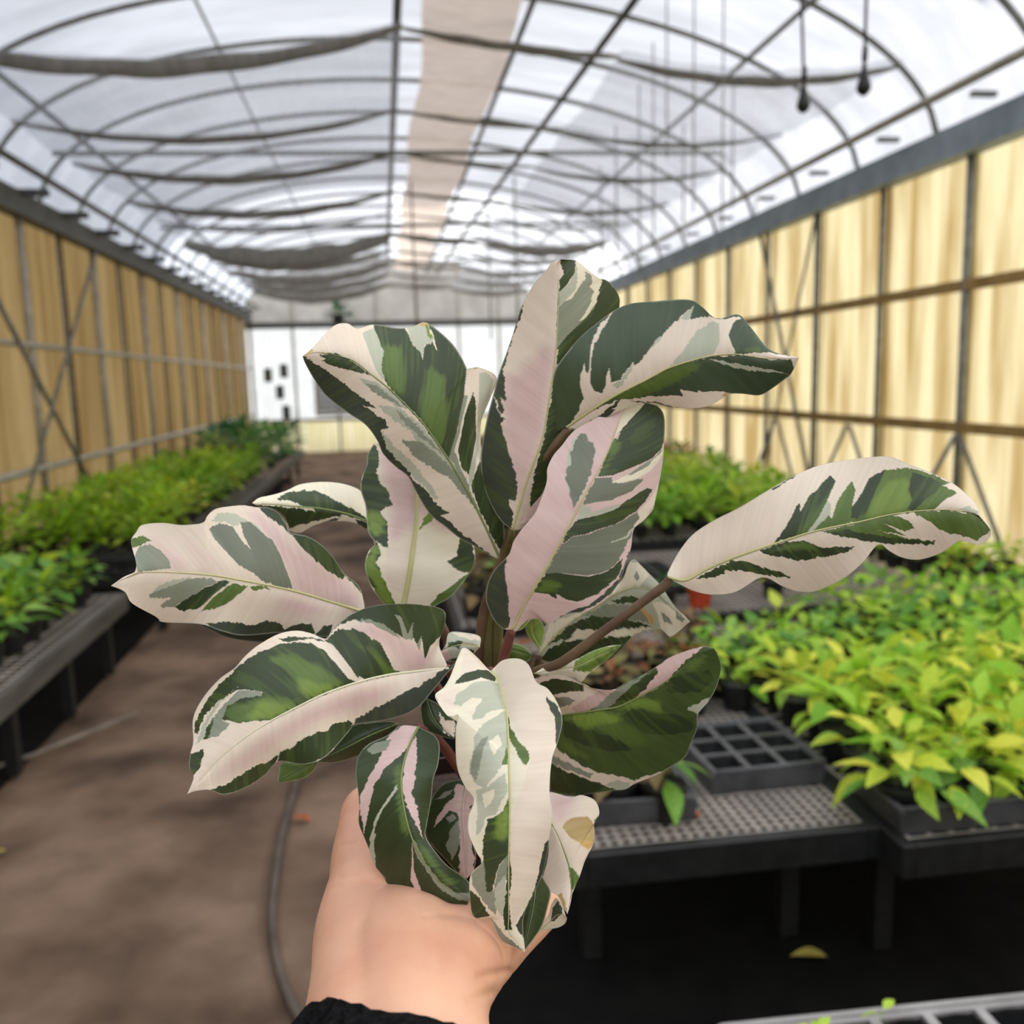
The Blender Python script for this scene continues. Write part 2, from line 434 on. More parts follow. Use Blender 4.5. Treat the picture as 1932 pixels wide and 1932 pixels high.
    obj('ridge_curtain', V, F, M['beige'], c, smooth=True)
    # thin drop wires from the roof
    for u, vtop, vbot, y in ((1310, -60, 400, 5.6), (1366, -60, 430, 5.2), (1232, 0, 470, 7.4), (1205, 60, 520, 8.3), (1160, 40, 480, 9.5), (1130, 90, 520, 11.0), (1258, 0, 300, 6.5), (970, 330, 640, 12.5), (920, 410, 640, 14.5), (775, 345, 640, 12.5), (1290, 100, 420, 8.8), (1385, 60, 390, 7.6), (1430, 120, 400, 9.0)):
        a = on_y(u, vtop, y); b = on_y(u, vbot, y); zt = arch(a[0])-0.04
        tube('drop_wire', [(a[0], y, zt), (a[0], y, b[2])], 0.0045*y/5 if u > 1000 else 0.014, M['steel'], c, n=5)
    return c
ceiling = build_roof()

# end wall with a white upper sheet, a grey louvre and a cream lower sheet
def build_end():
    w = empty('wall_back', (0, 0, 0), kind='structure', label='pale end wall closing the far end of the greenhouse')
    xs = np.linspace(XL, XR, 41)
    V = []
    for x in xs: V += [(x, YF, 2.95), (x, YF, arch(x))]
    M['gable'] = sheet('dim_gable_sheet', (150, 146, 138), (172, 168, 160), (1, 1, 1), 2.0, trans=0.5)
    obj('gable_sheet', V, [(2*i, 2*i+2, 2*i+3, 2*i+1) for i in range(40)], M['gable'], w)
    for x0, x1, z0, z1, mt, nm in ((XL, XR, 0.75, 2.95, 'white_sheet', 'upper_sheet'), (XL, XR, 0.0, 0.75, 'cream_sheet', 'lower_sheet')):
        n = int((x1-x0)/0.02); V = []
        for i in range(n+1):
            x = x0+(x1-x0)*i/n; V += [(x, YF+0.01*math.sin(x*60), z0), (x, YF+0.01*math.sin(x*60), z1)]
        obj(nm, V, [(2*i, 2*i+2, 2*i+3, 2*i+1) for i in range(n)], M[mt], w, smooth=True)
    for x in np.linspace(XL+0.1, XR-0.1, 8):
        box('end_post', x-0.03, x+0.03, YF-0.08, YF-0.02, 0, arch(x)-0.05, M['galv'], w)
    box('end_rail', XL, XR, YF-0.1, YF-0.02, 2.9, 3.05, M['dark_steel'], w)
    box('end_rail', XL, XR, YF-0.08, YF-0.02, 0.72, 0.80, M['galv'], w)
    # wall behind the camera
    b = empty('wall_front', (0, 0, 0), kind='structure', label='translucent end wall behind the viewer')
    V = []
    for x in xs: V += [(x, YB, 0), (x, YB, arch(x))]
    obj('end_sheet', V, [(2*i, 2*i+1, 2*i+3, 2*i+2) for i in range(40)], M['white_sheet'], b)
    # exhaust louvre
    lv = empty('exhaust_louvre', (-0.85, YF-0.14, 0.85), label='grey slatted exhaust louvre in the far end wall', cat='louvre')
    for (a, bb, c, d) in ((-0.75, 0.75, 1.25, 1.32), (-0.75, 0.75, 0.0, 0.07), (-0.75, -0.68, 0.07, 1.25), (0.68, 0.75, 0.07, 1.25)):
        box('frame', a, bb, -0.05, 0.05, c, d, M['galv'], lv)
    for k in range(9):
        V = [(-0.68, -0.04, 0.09+k*0.13), (0.68, -0.04, 0.09+k*0.13), (0.68, 0.04, 0.20+k*0.13), (-0.68, 0.04, 0.20+k*0.13)]
        V2 = [(x, y+0.006, z-0.004) for x, y, z in V]
        obj('slat', V+V2, BOXF, M['steel'], lv)
    # small dark fittings on the white end sheet
    for k, (u, v) in enumerate(((535, 700), (528, 740), (540, 778), (505, 708))):
        p = on_y(u, v, YF-0.2)
        f = empty('wall_switch', p, label=('upper', 'middle', 'lowest', 'leftmost')[k]+' small dark control box on the pale far end wall', cat='control box', group='control boxes on the end wall')
        box('casing', -0.09, 0.09, 0.0, 0.12, -0.16, 0.16, M['black'], f, bev=0.015)
        box('lid', -0.07, 0.07, -0.015, 0.002, -0.13, 0.13, M['dark_steel'], f)
build_end()

# hanging foggers on the right
for k, (u, v, y, utop) in enumerate(((1516, 186, 3.6, 1488), (1630, 152, 3.4, 1640))):
    p = on_y(u, v, y); top = on_y(utop, -200, y)
    f = empty('hanging_fogger', p, label='black teardrop fogger on a cord, '+('the lower one nearer the ridge' if k == 0 else 'the upper one nearer the right wall'), cat='fogger', group='foggers hanging from the roof')
    prof = [(0.004, 0.075), (0.009, 0.05), (0.016, 0.02), (0.026, -0.015), (0.028, -0.03), (0.02, -0.045), (0.008, -0.055)]
    n = 10; V = [(r*math.cos(2*math.pi*j/n), r*math.sin(2*math.pi*j/n), z) for r, z in prof for j in range(n)]
    F = [(i*n+j, i*n+(j+1) % n, (i+1)*n+(j+1) % n, (i+1)*n+j) for i in range(len(prof)-1) for j in range(n)]+[tuple(range(n)), tuple(range((len(prof)-1)*n, len(prof)*n))]
    obj('nozzle_body', V, F, M['bulb_black'], f, smooth=True)
    tx = top[0]-p[0]; tz = arch(p[0]+tx)-p[2]-0.03
    tube('cord', [(0, 0, 0.06), (tx*0.35, 0, tz*0.33), (tx, 0, tz)], 0.0065, M['bulb_black'], f, n=6)
    tube('cord_clip', [(0, 0, 0.07), (0.002, 0, 0.12)], 0.011, M['bulb_black'], f, n=8)

# ------------------------------------------------------------------ benches
def bench(name, x0, x1, y0, y1, z, label, mesh_pitch=0.045, bar=0.012, rail='black', legs=None, top='mesh_grey', skirt=0.085, fine=None):
    b = empty(name, ((x0+x1)/2, (y0+y1)/2, 0), label=label, cat='bench', group='low growing benches')
    ox, oy = (x0+x1)/2, (y0+y1)/2
    X0, X1, Y0, Y1 = x0-ox, x1-ox, y0-oy, y1-oy
    xs = lattice(X0, X1, mesh_pitch, bar); ys = lattice(Y0, Y1, mesh_pitch, bar)
    V, F = grid_plate(xs, ys, lambda i, j: i % 2 == 1 and j % 2 == 1, z-0.0035, z)
    obj('mesh_top', V, F, M[top], b)
    t = 0.035
    box('side_rail', X0, X1, Y0-t, Y0, z-skirt, z+0.004, M[rail], b, bev=0.004)
    box('side_rail', X0, X1, Y1, Y1+t, z-skirt, z+0.004, M[rail], b, bev=0.004)
    box('end_rail', X0-t, X0, Y0-t, Y1+t, z-skirt, z+0.004, M[rail], b, bev=0.004)
    box('end_rail', X1, X1+t, Y0-t, Y1+t, z-skirt, z+0.004, M[rail], b, bev=0.004)
    for lx, ly in (legs or [(X0+0.06, Y0+0.22), (X1-0.10, Y0+0.22), (X0+0.06, Y1-0.12), (X1-0.10, Y1-0.12)]):
        box('leg', lx-0.027, lx+0.027, ly-0.027, ly+0.027, 0.014, z-skirt+0.03, M['black'], b, bev=0.004)
    return b
BZ = 0.45
def lg(ox, oy, pts): return [(x-ox, y-oy) for x, y in pts]
bench('growing_bench', 0.44, 1.17, 2.03, 3.86, BZ, 'black low bench with an open grey mesh top, nearest behind the held plant', mesh_pitch=0.030, bar=0.0095)
bench('growing_bench', 1.235, 3.45, 1.93, 3.86, BZ, 'black low bench loaded with lime green plants, nearest on the right', mesh_pitch=0.06)
bench('growing_bench', 0.32, 3.55, 4.10, 5.65, BZ, 'half empty grey mesh bench with an orange pot, behind the near right benches', mesh_pitch=0.05)
bench('growing_bench', 1.15, 3.6, 6.05, 9.3, BZ, 'low bench full of yellow-green plants, third back along the right wall', mesh_pitch=0.08)
bench('growing_bench', 1.15, 3.6, 9.8, 13.2, BZ, 'low bench of dull reddish plants, farthest along the right wall', mesh_pitch=0.1)
bench('growing_bench', 0.42, 1.75, 0.50, 1.255, BZ, 'low bench at the bottom right corner carrying a pale empty tray', mesh_pitch=0.05)
yl = [(-1.60, y) for y in (2.55, 3.2, 3.84, 4.52, 5.17)]+[(-2.85, y) for y in (2.55, 3.84, 5.17)]
bench('growing_bench', -2.95, -1.56, 2.3, 5.35, BZ-0.02, 'weathered grey railed bench at the left edge on black legs', mesh_pitch=0.06, rail='bench_grey', legs=lg(-2.255, 3.825, yl), skirt=0.10)
yl = [(-1.52, y) for y in np.arange(6.1, 16.2, 1.4)]+[(-2.85, y) for y in (6.1, 11, 16)]
bench('growing_bench', -2.95, -1.45, 5.95, 16.3, BZ, 'long black bench of bright green plants beside the left wall', mesh_pitch=0.1, legs=lg(-2.2, 11.125, yl), skirt=0.10)

# trays
def tray_mesh(nx, ny, pitch, bar, h):
    w, d = nx*pitch+bar, ny*pitch+bar
    xs = lattice(-w/2, w/2, pitch, bar); ys = lattice(-d/2, d/2, pitch, bar)
    V, F = grid_plate(xs, ys, lambda i, j: i % 2 == 1 and j % 2 == 1, h-0.008, h)
    return V, F, w, d
def tray(name, loc, rotz, nx, ny, mat, label, pitch=0.105, bar=0.016, h=0.07):
    t = empty(name, loc, rotz, label=label, cat='tray', group='plastic pot trays')
    V, F, w, d = tray_mesh(nx, ny, pitch, bar, h)
    obj('cell_grid', V, F, mat, t)
    # sloping skirt, rolled lip, open cell cups
    a, b2 = w/2, d/2
    V = []
    for (s, z) in ((1.0, h), (1.02, h-0.006), (0.985, 0.012), (0.965, 0.0), (0.94, 0.0), (0.955, h-0.02)):
        V += [(-a*s, -b2*s, z), (a*s, -b2*s, z), (a*s, b2*s, z), (-a*s, b2*s, z)]
    F = [(4*i+j, 4*i+(j+1) % 4, 4*i+4+(j+1) % 4, 4*i+4+j) for i in range(5) for j in range(4)]
    obj('skirt', V, F, mat, t)
    rim = [(-a, -b2, h), (a, -b2, h), (a, b2, h), (-a, b2, h), (-a, -b2, h)]
    P = []
    for i in range(4):
        p, q = np.array(rim[i]), np.array(rim[i+1])
        P += [p+(q-p)*f for f in (0.04, 0.5, 0.96)]
    P.append(P[0]); tube('lip', P, 0.007, mat, t, n=6)
    cup = mdata('cell_cup', *_cup(pitch-bar, h), M['black'], True)  # black cups: the shade inside the cells is put into their colour
    for i in range(nx):
        for j in range(ny):
            inst('cell_cup', cup, t, (-a+bar+(pitch-bar)/2+i*pitch, -b2+bar+(pitch-bar)/2+j*pitch, 0))
    return t
def _cup(w, h):
    V, F = [], []
    lev = [(w*0.5, h-0.004), (w*0.44, 0.02), (w*0.36, 0.006)]
    n = 12
    for r, z in lev:
        for j in range(n):
            a = 2*math.pi*j/n; c, s = math.cos(a), math.sin(a)
            k = 1.0/max(abs(c), abs(s))**0.55
            V.append((r*c*k*0.94, r*s*k*0.94, z))
    for i in range(2):
        for j in range(n): F.append((i*n+j, i*n+(j+1) % n, (i+1)*n+(j+1) % n, (i+1)*n+j))
    F.append(tuple(range(2*n, 3*n)))
    return V, F
tray('pot_tray', (1.005, 2.41, BZ), 0.03, 3, 3, M['tray'], 'empty dark grey pot tray in front of the lime plants')
tray('pot_tray', (0.60, 2.34, BZ), -0.05, 3, 4, M['tray'], 'dark grey pot tray at the near left end of the mesh bench')
tray('pot_tray', (0.905, 1.142, BZ), -0.033, 9, 3, M['tray_pale'], 'pale grey empty pot tray in the bottom right corner', pitch=0.094, bar=0.017)
tray('pot_tray', (1.44, 2.06, BZ), 0.0, 4, 2, M['tray'], 'dark tray under the trailing lime plants at the bench corner')
tray('pot_tray', (2.05, 4.95, BZ), 0.1, 4, 4, M['black'], 'black pot tray on the half empty mesh bench')
tray('pot_tray', (1.35, 4.75, BZ), 0.0, 4, 5, M['black'], 'black pot tray beside the orange pot')

# ------------------------------------------------------------------ background plants
def leaf_mesh(name, mat, L=1.0, W=0.42, fold=0.16, droop=0.25):
    """pointed oval blade along +y, folded along its midrib, with a short stalk"""
    V, F = [], []
    prof = [(0.0, 0.03), (0.12, 0.55), (0.32, 0.98), (0.52, 0.92), (0.74, 0.58), (0.9, 0.22), (1.0, 0.0)]
    for t, w in prof:
        y = L*t; z = -droop*L*t*t+0.12*L*t
        V += [(-W*0.5*w*L, y, z+fold*w*L*0.5), (0, y, z), (W*0.5*w*L, y, z+fold*w*L*0.5)]
    n = len(prof)
    for i in range(n-1):
        F += [(3*i, 3*i+1, 3*i+4, 3*i+3), (3*i+1, 3*i+2, 3*i+5, 3*i+4)]
    b = len(V)
    V += [(-0.012*L, 0, 0), (0.012*L, 0, 0), (0.0, -0.9*L, -0.62*L)]
    F += [(b, b+1, b+2)]
    return mdata(name, V, F, mat, True)
LEAF = {k: [leaf_mesh('leaf', M[k], 1.0, w, f, d) for w, f, d in ((0.46, 0.14, 0.25), (0.54, 0.10, 0.40), (0.40, 0.20, 0.12))] for k in ('lime', 'yellow_lime', 'fresh', 'bright', 'deep', 'rust', 'mixed')}
def pot_mesh(mat, r0=0.046, r1=0.060, h=0.095):
    n = 12; V, F = [], []
    for r, z in ((r0, 0), (r1*0.97, h-0.014), (r1*1.04, h-0.014), (r1*1.04, h), (r1*0.95, h), (r1*0.93, h-0.012)):
        V += [(r*math.cos(2*math.pi*j/n), r*math.sin(2*math.pi*j/n), z) for j in range(n)]
    for i in range(5):
        for j in range(n): F.append((i*n+j, i*n+(j+1) % n, (i+1)*n+(j+1) % n, (i+1)*n+j))
    F.append(tuple(range(n))[::-1]); F.append(tuple(range(5*n, 6*n)))
    return mdata('pot', V, F, mat, False)
POT = pot_mesh(M['black']); POT_ORANGE = pot_mesh(M['terracotta'])

KIND = {'lime': 'lime_plant', 'yellow_lime': 'yellow_lime_plant', 'fresh': 'fresh_green_plant', 'bright': 'bright_green_plant', 'deep': 'dark_green_plant', 'rust': 'rusty_plant', 'mixed': 'mottled_plant'}
def leafy_plant(loc, kind, label, group, n=13, size=0.085, spread=0.07, height=0.10, pot=POT, up=0.0, second=None, r=rng, cat='plant', name=None, pscale=1.0):
    p = empty(name or KIND[kind], loc, r.uniform(0, 6.28), label=label, cat=cat, group=group)
    if pot: inst('pot', pot, p, scale=pscale)
    for k in range(n):
        a = k*2.399963+r.uniform(-0.3, 0.3)
        q = math.sqrt((k+0.5)/n)
        tilt = (1.05-1.25*q)+r.uniform(-0.25, 0.25)+up
        L = size*r.uniform(0.75, 1.25)
        rr = spread*q*0.75
        z = 0.095*pscale+height*(1.0-0.75*q*q)+r.uniform(-0.02, 0.02)
        kk = second if (second and r.random() < 0.4) else kind
        inst('leaf', LEAF[kk][r.randrange(3)], p, (rr*math.cos(a), rr*math.sin(a), z), (tilt, r.uniform(-0.5, 0.5), a-math.pi/2), L)
    return p
def clump_mesh(kind, n, size, spread, height, seed):
    """small far plant: its leaves on one stem tuft, too far off to pick apart"""
    r = random.Random(seed); V, F = [], []
    src = [(np.array([v.co[:] for v in m.vertices]), [tuple(p.vertices) for p in m.polygons]) for m in LEAF[kind]]
    for k in range(n):
        a = k*2.399963+r.uniform(-0.3, 0.3); q = math.sqrt((k+0.5)/n)
        tilt = 1.0-1.2*q+r.uniform(-0.2, 0.2); L = size*r.uniform(0.75, 1.25)
        mt = np.array(Matrix.Translation((spread*q*math.cos(a)*0.7, spread*q*math.sin(a)*0.7, 0.06+height*(1-0.75*q*q))) @ Matrix.Rotation(a-math.pi/2, 4, 'Z') @ Matrix.Rotation(tilt, 4, 'X') @ Matrix.Scale(L, 4))
        vv, ff = src[r.randrange(3)]
        b = len(V); V += list(vv @ mt[:3, :3].T+mt[:3, 3]); F += [tuple(i+b for i in f) for f in ff]
    return mdata('foliage', V, F, M[kind], True)
ORD = ['first', 'second', 'third', 'fourth', 'fifth', 'sixth', 'seventh', 'eighth', 'ninth', 'tenth', 'eleventh', 'twelfth', 'thirteenth', 'fourteenth', 'fifteenth', 'sixteenth', 'seventeenth', 'eighteenth', 'nineteenth', 'twentieth']
ORD += ['twenty-'+w for w in ORD[:9]]+['thirtieth']+['thirty-'+w for w in ORD[:9]]
def order(i): return ORD[i] if i < len(ORD) else 'outermost'

# lime plants on the two near right benches
def near_right():
    pitch = 0.15
    j = 0
    for yy in np.arange(2.10, 3.80, pitch):
        i = 0
        for xx in np.arange(0.56, 3.4, pitch):
            x = xx+rng.uniform(-0.02, 0.02); y = yy+rng.uniform(-0.02, 0.02)
            if x < 1.2 and (y < 2.72 or x < 0.50): continue
            if x < 1.85 and y > 3.45: continue
            if 1.2 <= x < 1.28: x = 1.29
            if x < 0.98+(y-2.7)*0.3:
                i += 1
                leafy_plant((x, y, BZ), 'rust', 'rusty red plant, %s in row %s behind the mesh bench front' % (order(i-1), order(j).replace('-', ' ')), 'rusty plants on the mesh bench', 11, 0.07, 0.07, 0.10, second='mixed')
                continue
            if not seen((x, y, BZ+0.2), 60): continue
            i += 1
            front = y < 2.75
            kind = 'yellow_lime' if front or (y < 2.95 and rng.random() < 0.6) else 'lime'
            leafy_plant((x, y, BZ), kind, '%s pot plant, %s from the aisle in row %s from the bench front' % ('yellow-lime' if kind == 'yellow_lime' else 'lime green', order(i-1), order(j)), 'lime pot plants on the near right benches', 15 if front else 13, 0.098 if front else 0.085, 0.11, 0.13 if front else (0.11 if x > 1.85 else 0.07), second='fresh' if kind == 'lime' else 'lime')
        j += 1
near_right()
# plants trailing over the front edge of the right bench
for k, (u, v) in enumerate(((1695, 1455), (1760, 1430), (1840, 1440), (1905, 1420))):
    p = on_z(u, v, BZ+0.12)
    leafy_plant((p[0], 2.03+0.01*k, BZ), 'fresh' if k % 2 == 0 else 'yellow_lime', 'trailing green plant hanging over the near right bench edge, %s from its corner' % order(k), 'trailing plants at the bench edge', 14, 0.105, 0.13, 0.07, up=-0.35, second='yellow_lime')
# single plants by the mesh bench front
p = on_z(1270, 1560, BZ)
leafy_plant((0.68, 2.16, BZ), 'mixed', 'wilting plant with a drooping green leaf beside the empty tray', 'odd plants on the mesh bench', 7, 0.12, 0.05, 0.05, up=-0.5, second='fresh')
leafy_plant((0.56, 2.20, BZ), 'rust', 'rusty wilting plant at the near left end of the mesh bench', 'odd plants on the mesh bench', 8, 0.10, 0.05, 0.05, up=-0.3, second='mixed')
# orange pot and companions on the half empty bench
leafy_plant((1.52, 4.22, BZ), 'fresh', 'small green plant in an orange plastic pot on the mesh bench', 'plants on the half empty bench', 7, 0.07, 0.05, 0.08, pot=POT_ORANGE, pscale=1.05)
leafy_plant((1.36, 4.28, BZ), 'deep', 'dark green plant beside the orange pot', 'plants on the half empty bench', 8, 0.08, 0.05, 0.06)
leafy_plant((1.95, 4.32, BZ), 'lime', 'single small lime plant in the middle of the half empty bench', 'plants on the half empty bench', 8, 0.07, 0.05, 0.05)
k = 0
for yy in np.arange(4.3, 5.5, 0.2):
    for xx in np.arange(0.42, 1.1, 0.2):
        leafy_plant((xx+rng.uniform(-.03, .03), yy, BZ), ('mixed', 'fresh', 'rust')[k % 3], 'dull mottled plant at the aisle end of the half empty bench, %s from the front' % order(k), 'plants at the aisle end of the half empty bench', 11, 0.09, 0.09, 0.12, second='mixed'); k += 1
k = 0
for yy in np.arange(4.25, 5.5, 0.19):
    for xx in np.arange(2.95, 3.5, 0.19):
        if seen((xx, yy, 0.6), 40):
            leafy_plant((xx+rng.uniform(-.03, .03), yy, BZ), 'lime', 'lime plant by the right wall, %s of the cluster counted from the front' % order(k), 'lime plants by the right wall', 12, 0.085, 0.09, 0.10, second='yellow_lime'); k += 1
# far right benches
FAR = {}
def far_plant(kind, variant, loc, label, group, size, spread, height, n=22, scale=1.0, name=None):
    key = (kind, variant, size, spread, height)
    if key not in FAR: FAR[key] = clump_mesh(kind, n, size, spread, height, hash((variant, n)) % 1000)
    p = empty(name or KIND[kind], loc, rng.uniform(0, 6.28), label=label, cat='plant', group=group)
    inst('pot', POT, p, scale=0.9)
    inst('foliage', FAR[key], p, scale=scale, kind='stuff')
    return p
def block(x0, x1, y0, y1, pitch, kinds, size, spread, height, what, group, z=BZ, jit=0.03, keep=1.0):
    j = 0
    for yy in np.arange(y0, y1, pitch):
        i = 0
        for xx in np.arange(x0, x1, pitch):
            p = (xx+rng.uniform(-jit, jit), yy+rng.uniform(-jit, jit), z)
            if rng.random() > keep or not seen((p[0], p[1], z+0.2), 30): continue
            far_plant(kinds[rng.randrange(len(kinds))], rng.randrange(4), p, '%s, %s from the aisle in row %s' % (what, order(i), order(j)), group, size, spread, height, scale=rng.uniform(0.85, 1.2)); i += 1
        j += 1
block(1.25, 3.55, 6.2, 9.2, 0.26, ['yellow_lime', 'lime', 'lime', 'fresh'], 0.13, 0.15, 0.22, 'yellow-green plant on the third right bench', 'plants on the third right bench')
block(1.25, 3.55, 9.95, 13.0, 0.36, ['mixed', 'rust', 'mixed', 'fresh'], 0.14, 0.16, 0.22, 'dull mottled plant on the farthest right bench', 'plants on the farthest right bench')
# left benches
j = 0
for yy in np.arange(2.95, 5.3, 0.21):
    i = 0
    for xx in np.arange(-1.72, -2.9, -0.21):
        x = xx+rng.uniform(-.03, .03); y = yy+rng.uniform(-.03, .03)
        if not seen((x, y, BZ+0.2), 30): continue
        leafy_plant((x, y, BZ-0.02), 'fresh', 'fresh green pot plant on the left edge bench, %s from the aisle in row %s' % (order(i), order(j)), 'plants on the left edge bench', 14, 0.115, 0.11, 0.15, second='bright'); i += 1
    j += 1
block(-2.72, -1.7, 6.4, 12.6, 0.25, ['bright', 'bright', 'bright', 'lime'], 0.12, 0.15, 0.24, 'bright green plant on the long left bench', 'bright plants on the long left bench')
block(-2.45, -1.6, 12.9, 16.2, 0.42, ['deep', 'deep', 'fresh'], 0.20, 0.24, 0.42, 'tall dark green plant, far left bench end', 'dark plants on the long left bench')
# black trays along the near end of the long left bench
tray('pot_tray', (-1.95, 6.12, BZ), 0.0, 5, 2, M['black'], 'black empty tray at the near end of the long left bench', pitch=0.13)
# hanging basket at the far end
hb = on_y(640, 612, 20.0)
hp = empty('hanging_basket', hb, label='small green hanging basket high at the far end', cat='plant')
inst('foliage', clump_mesh('deep', 26, 0.26, 0.26, 0.25, 9), hp, kind='stuff')
inst('pot', POT, hp, scale=2.2)
tube('hanger_wire', [(0, 0, 0.05), (0, 0, arch(hb[0])-hb[2]-0.05)], 0.01, M['steel'], hp, n=5)

# ------------------------------------------------------------------ floor clutter
hose_px = [(575, 1405), (556, 1490), (533, 1570), (520, 1650), (513, 1730), (522, 1810), (548, 1890), (590, 1960)]
tube('garden_hose', smooth_path([on_z(u, v, 0.012) for u, v in hose_px], 8), 0.0135, M['hose'], n=8, label='dusty grey garden hose curving along the dirt aisle', cat='hose')
tube('drain_pipe', [on_z(-60, 1465, 0.03), on_z(60, 1425, 0.03), on_z(260, 1345, 0.03)], 0.009, M['concrete'], n=10, label='pale pipe lying on the floor under the left bench', cat='pipe')
def litter(u, v, mat, size, label, z=0.006, rz=0.0, grp='fallen leaves'):
    p = on_z(u, v, z); me = leaf_mesh('dry_leaf', M[mat], size, 0.55, 0.18, 0.2)
    inst('fallen_leaf', me, None, p, (0.1, 0.15, rz), 1.0, label=label, cat='leaf', group=grp)
litter(585, 1547, 'dead_orange', 0.075, 'dry orange fallen leaf on the aisle beside the hose', rz=1.2)
litter(432, 1335, 'dead_tan', 0.06, 'dry tan fallen leaf in the middle of the aisle', rz=0.4)
litter(130, 1270, 'dead_orange', 0.06, 'dry orange fallen leaf beneath the left bench', rz=2.0)
litter(12, 1605, 'dead_yellow', 0.05, 'dry yellow fallen leaf at the left edge of the aisle', rz=2.0)
litter(1560, 1805, 'dead_yellow', 0.10, 'yellow fallen leaf in the dark under the right bench', z=0.02, rz=1.4)
litter(1322, 1540, 'dead_orange', 0.062, 'orange dry leaf lying on the grey mesh bench', z=BZ+0.004, rz=1.0, grp=None)
for k, (x, y) in enumerate(((0.655, 1.262), (0.77, 1.258), (1.085, 1.25))):
    leafy_plant((x, y, BZ+0.02), 'lime', 'tiny lime seedling at the far rim of the pale corner tray, %s from the left' % order(k), 'seedlings in the pale tray', 3, 0.034, 0.01, -0.03, pot=None, name='seedling')
# ------------------------------------------------------------------ the held plant
PLANT_O = EYE + ray(925, 1440)*0.545
plant = empty('potted_calathea', PLANT_O, label='large white, pink and green variegated calathea held up in front of the camera', cat='plant')

PIG = {  # pigment: main colour, streak colour
    'W': ((243, 230, 211), (235, 220, 202)), 'C': ((243, 236, 214), (236, 229, 204)), 'P': ((230, 204, 198), (220, 188, 184)),
    'G': ((46, 60, 34), (60, 78, 42)), 'D': ((58, 66, 54), (70, 79, 64)), 'M': ((106, 132, 60), (78, 102, 44)),
    'Y': ((136, 160, 70), (108, 136, 54)), 'S': ((154, 160, 142), (138, 146, 126)), 'L': ((198, 202, 182), (186, 191, 170)),
    'H': ((66, 84, 44), (84, 104, 54)), 'K': ((62, 78, 56), (76, 93, 66)),
    'B': ((178, 148, 92), (204, 182, 130)), 'O': ((206, 158, 84), (224, 190, 130)), 'T': ((112, 119, 102), (128, 134, 116)),
}
PIG = {k: (np.array(lin(a)), np.array(lin(b))) for k, (a, b) in PIG.items()}

def vnoise1(x, seed):
    r = np.random.default_rng(seed); tab = r.random(4096)
    i = np.floor(x).astype(int); f = x-i; 
    return tab[i % 4096]*(1-f)+tab[(i+1) % 4096]*f
def vnoise2(x, y, seed):
    r = np.random.default_rng(seed); tab = r.random((256, 256))
    i = np.floor(x).astype(int); j = np.floor(y).astype(int); f = x-i; g = y-j
    f = f*f*(3-2*f); g = g*g*(3-2*g)
    t = lambda a, b: tab[a % 256, b % 256]
    return (t(i, j)*(1-f)+t(i+1, j)*f)*(1-g)+(t(i, j+1)*(1-f)+t(i+1, j+1)*f)*g
def inside(P, poly):
    x, y = P[:, 0], P[:, 1]; c = np.zeros(len(P), bool); n = len(poly)
    x0, y0 = poly[:, 0].min(), poly[:, 1].min(); x1, y1 = poly[:, 0].max(), poly[:, 1].max()
    m = np.nonzero((x >= x0) & (x <= x1) & (y >= y0) & (y <= y1))[0]
    if not len(m): return c
    xs, ys = x[m], y[m]; r = np.zeros(len(m), bool); j = n-1
    for i in range(n):
        xi, yi = poly[i]; xj, yj = poly[j]
        if yi != yj:
            r ^= ((yi > ys) != (yj > ys)) & (xs < (xj-xi)*(ys-yi)/(yj-yi)+xi)
        j = i
    c[m] = r
    return c
def polyline(P, n, win):
    P = np.asarray(smooth_path([np.array(p) for p in P], 6)) if len(P) > 2 else np.asarray(P, float)
    d = np.r_[0, np.cumsum(np.linalg.norm(np.diff(P, axis=0), axis=1))]
    q = np.linspace(0, d[-1], n)
    return np.stack([np.interp(q, d, P[:, 0]), np.interp(q, d, P[:, 1])], 1), d[-1]

def leaf_material():
    m, nt, b, out = new_mat('variegated_leaf')
    at = nt.nodes.new('ShaderNodeAttribute'); at.attribute_name = 'pigment'
    b.inputs['Roughness'].default_value = 0.40
    b.inputs['Specular IOR Level'].default_value = 0.5
    tl = nt.nodes.new('ShaderNodeBsdfTranslucent'); mx = nt.nodes.new('ShaderNodeMixShader'); mx.inputs[0].default_value = 0.14
    nt.links.new(at.outputs['Color'], b.inputs['Base Color']); nt.links.new(at.outputs['Color'], tl.inputs[0])
    nt.links.new(b.outputs[0], mx.inputs[1]); nt.links.new(tl.outputs[0], mx.inputs[2]); nt.links.new(mx.outputs[0], out.inputs[0])
    return m
M['leaf'] = leaf_material()
M['rib_lime'] = plain('lime_midrib', (192, 190, 136), 0.45)
M['rib_pale'] = plain('pale_midrib', (222, 220, 192), 0.45)
M['rib_green'] = plain('green_midrib', (132, 146, 92), 0.45)
M['petiole'] = plain('olive_brown_petiole', (112, 92, 66), 0.5, c2=(92, 70, 56), scale=60)
M['petiole_green'] = plain('olive_green_petiole', (104, 100, 58), 0.5, c2=(84, 76, 46), scale=60)
M['petiole_red'] = plain('reddish_petiole', (140, 92, 84), 0.5, c2=(112, 72, 64), scale=60)

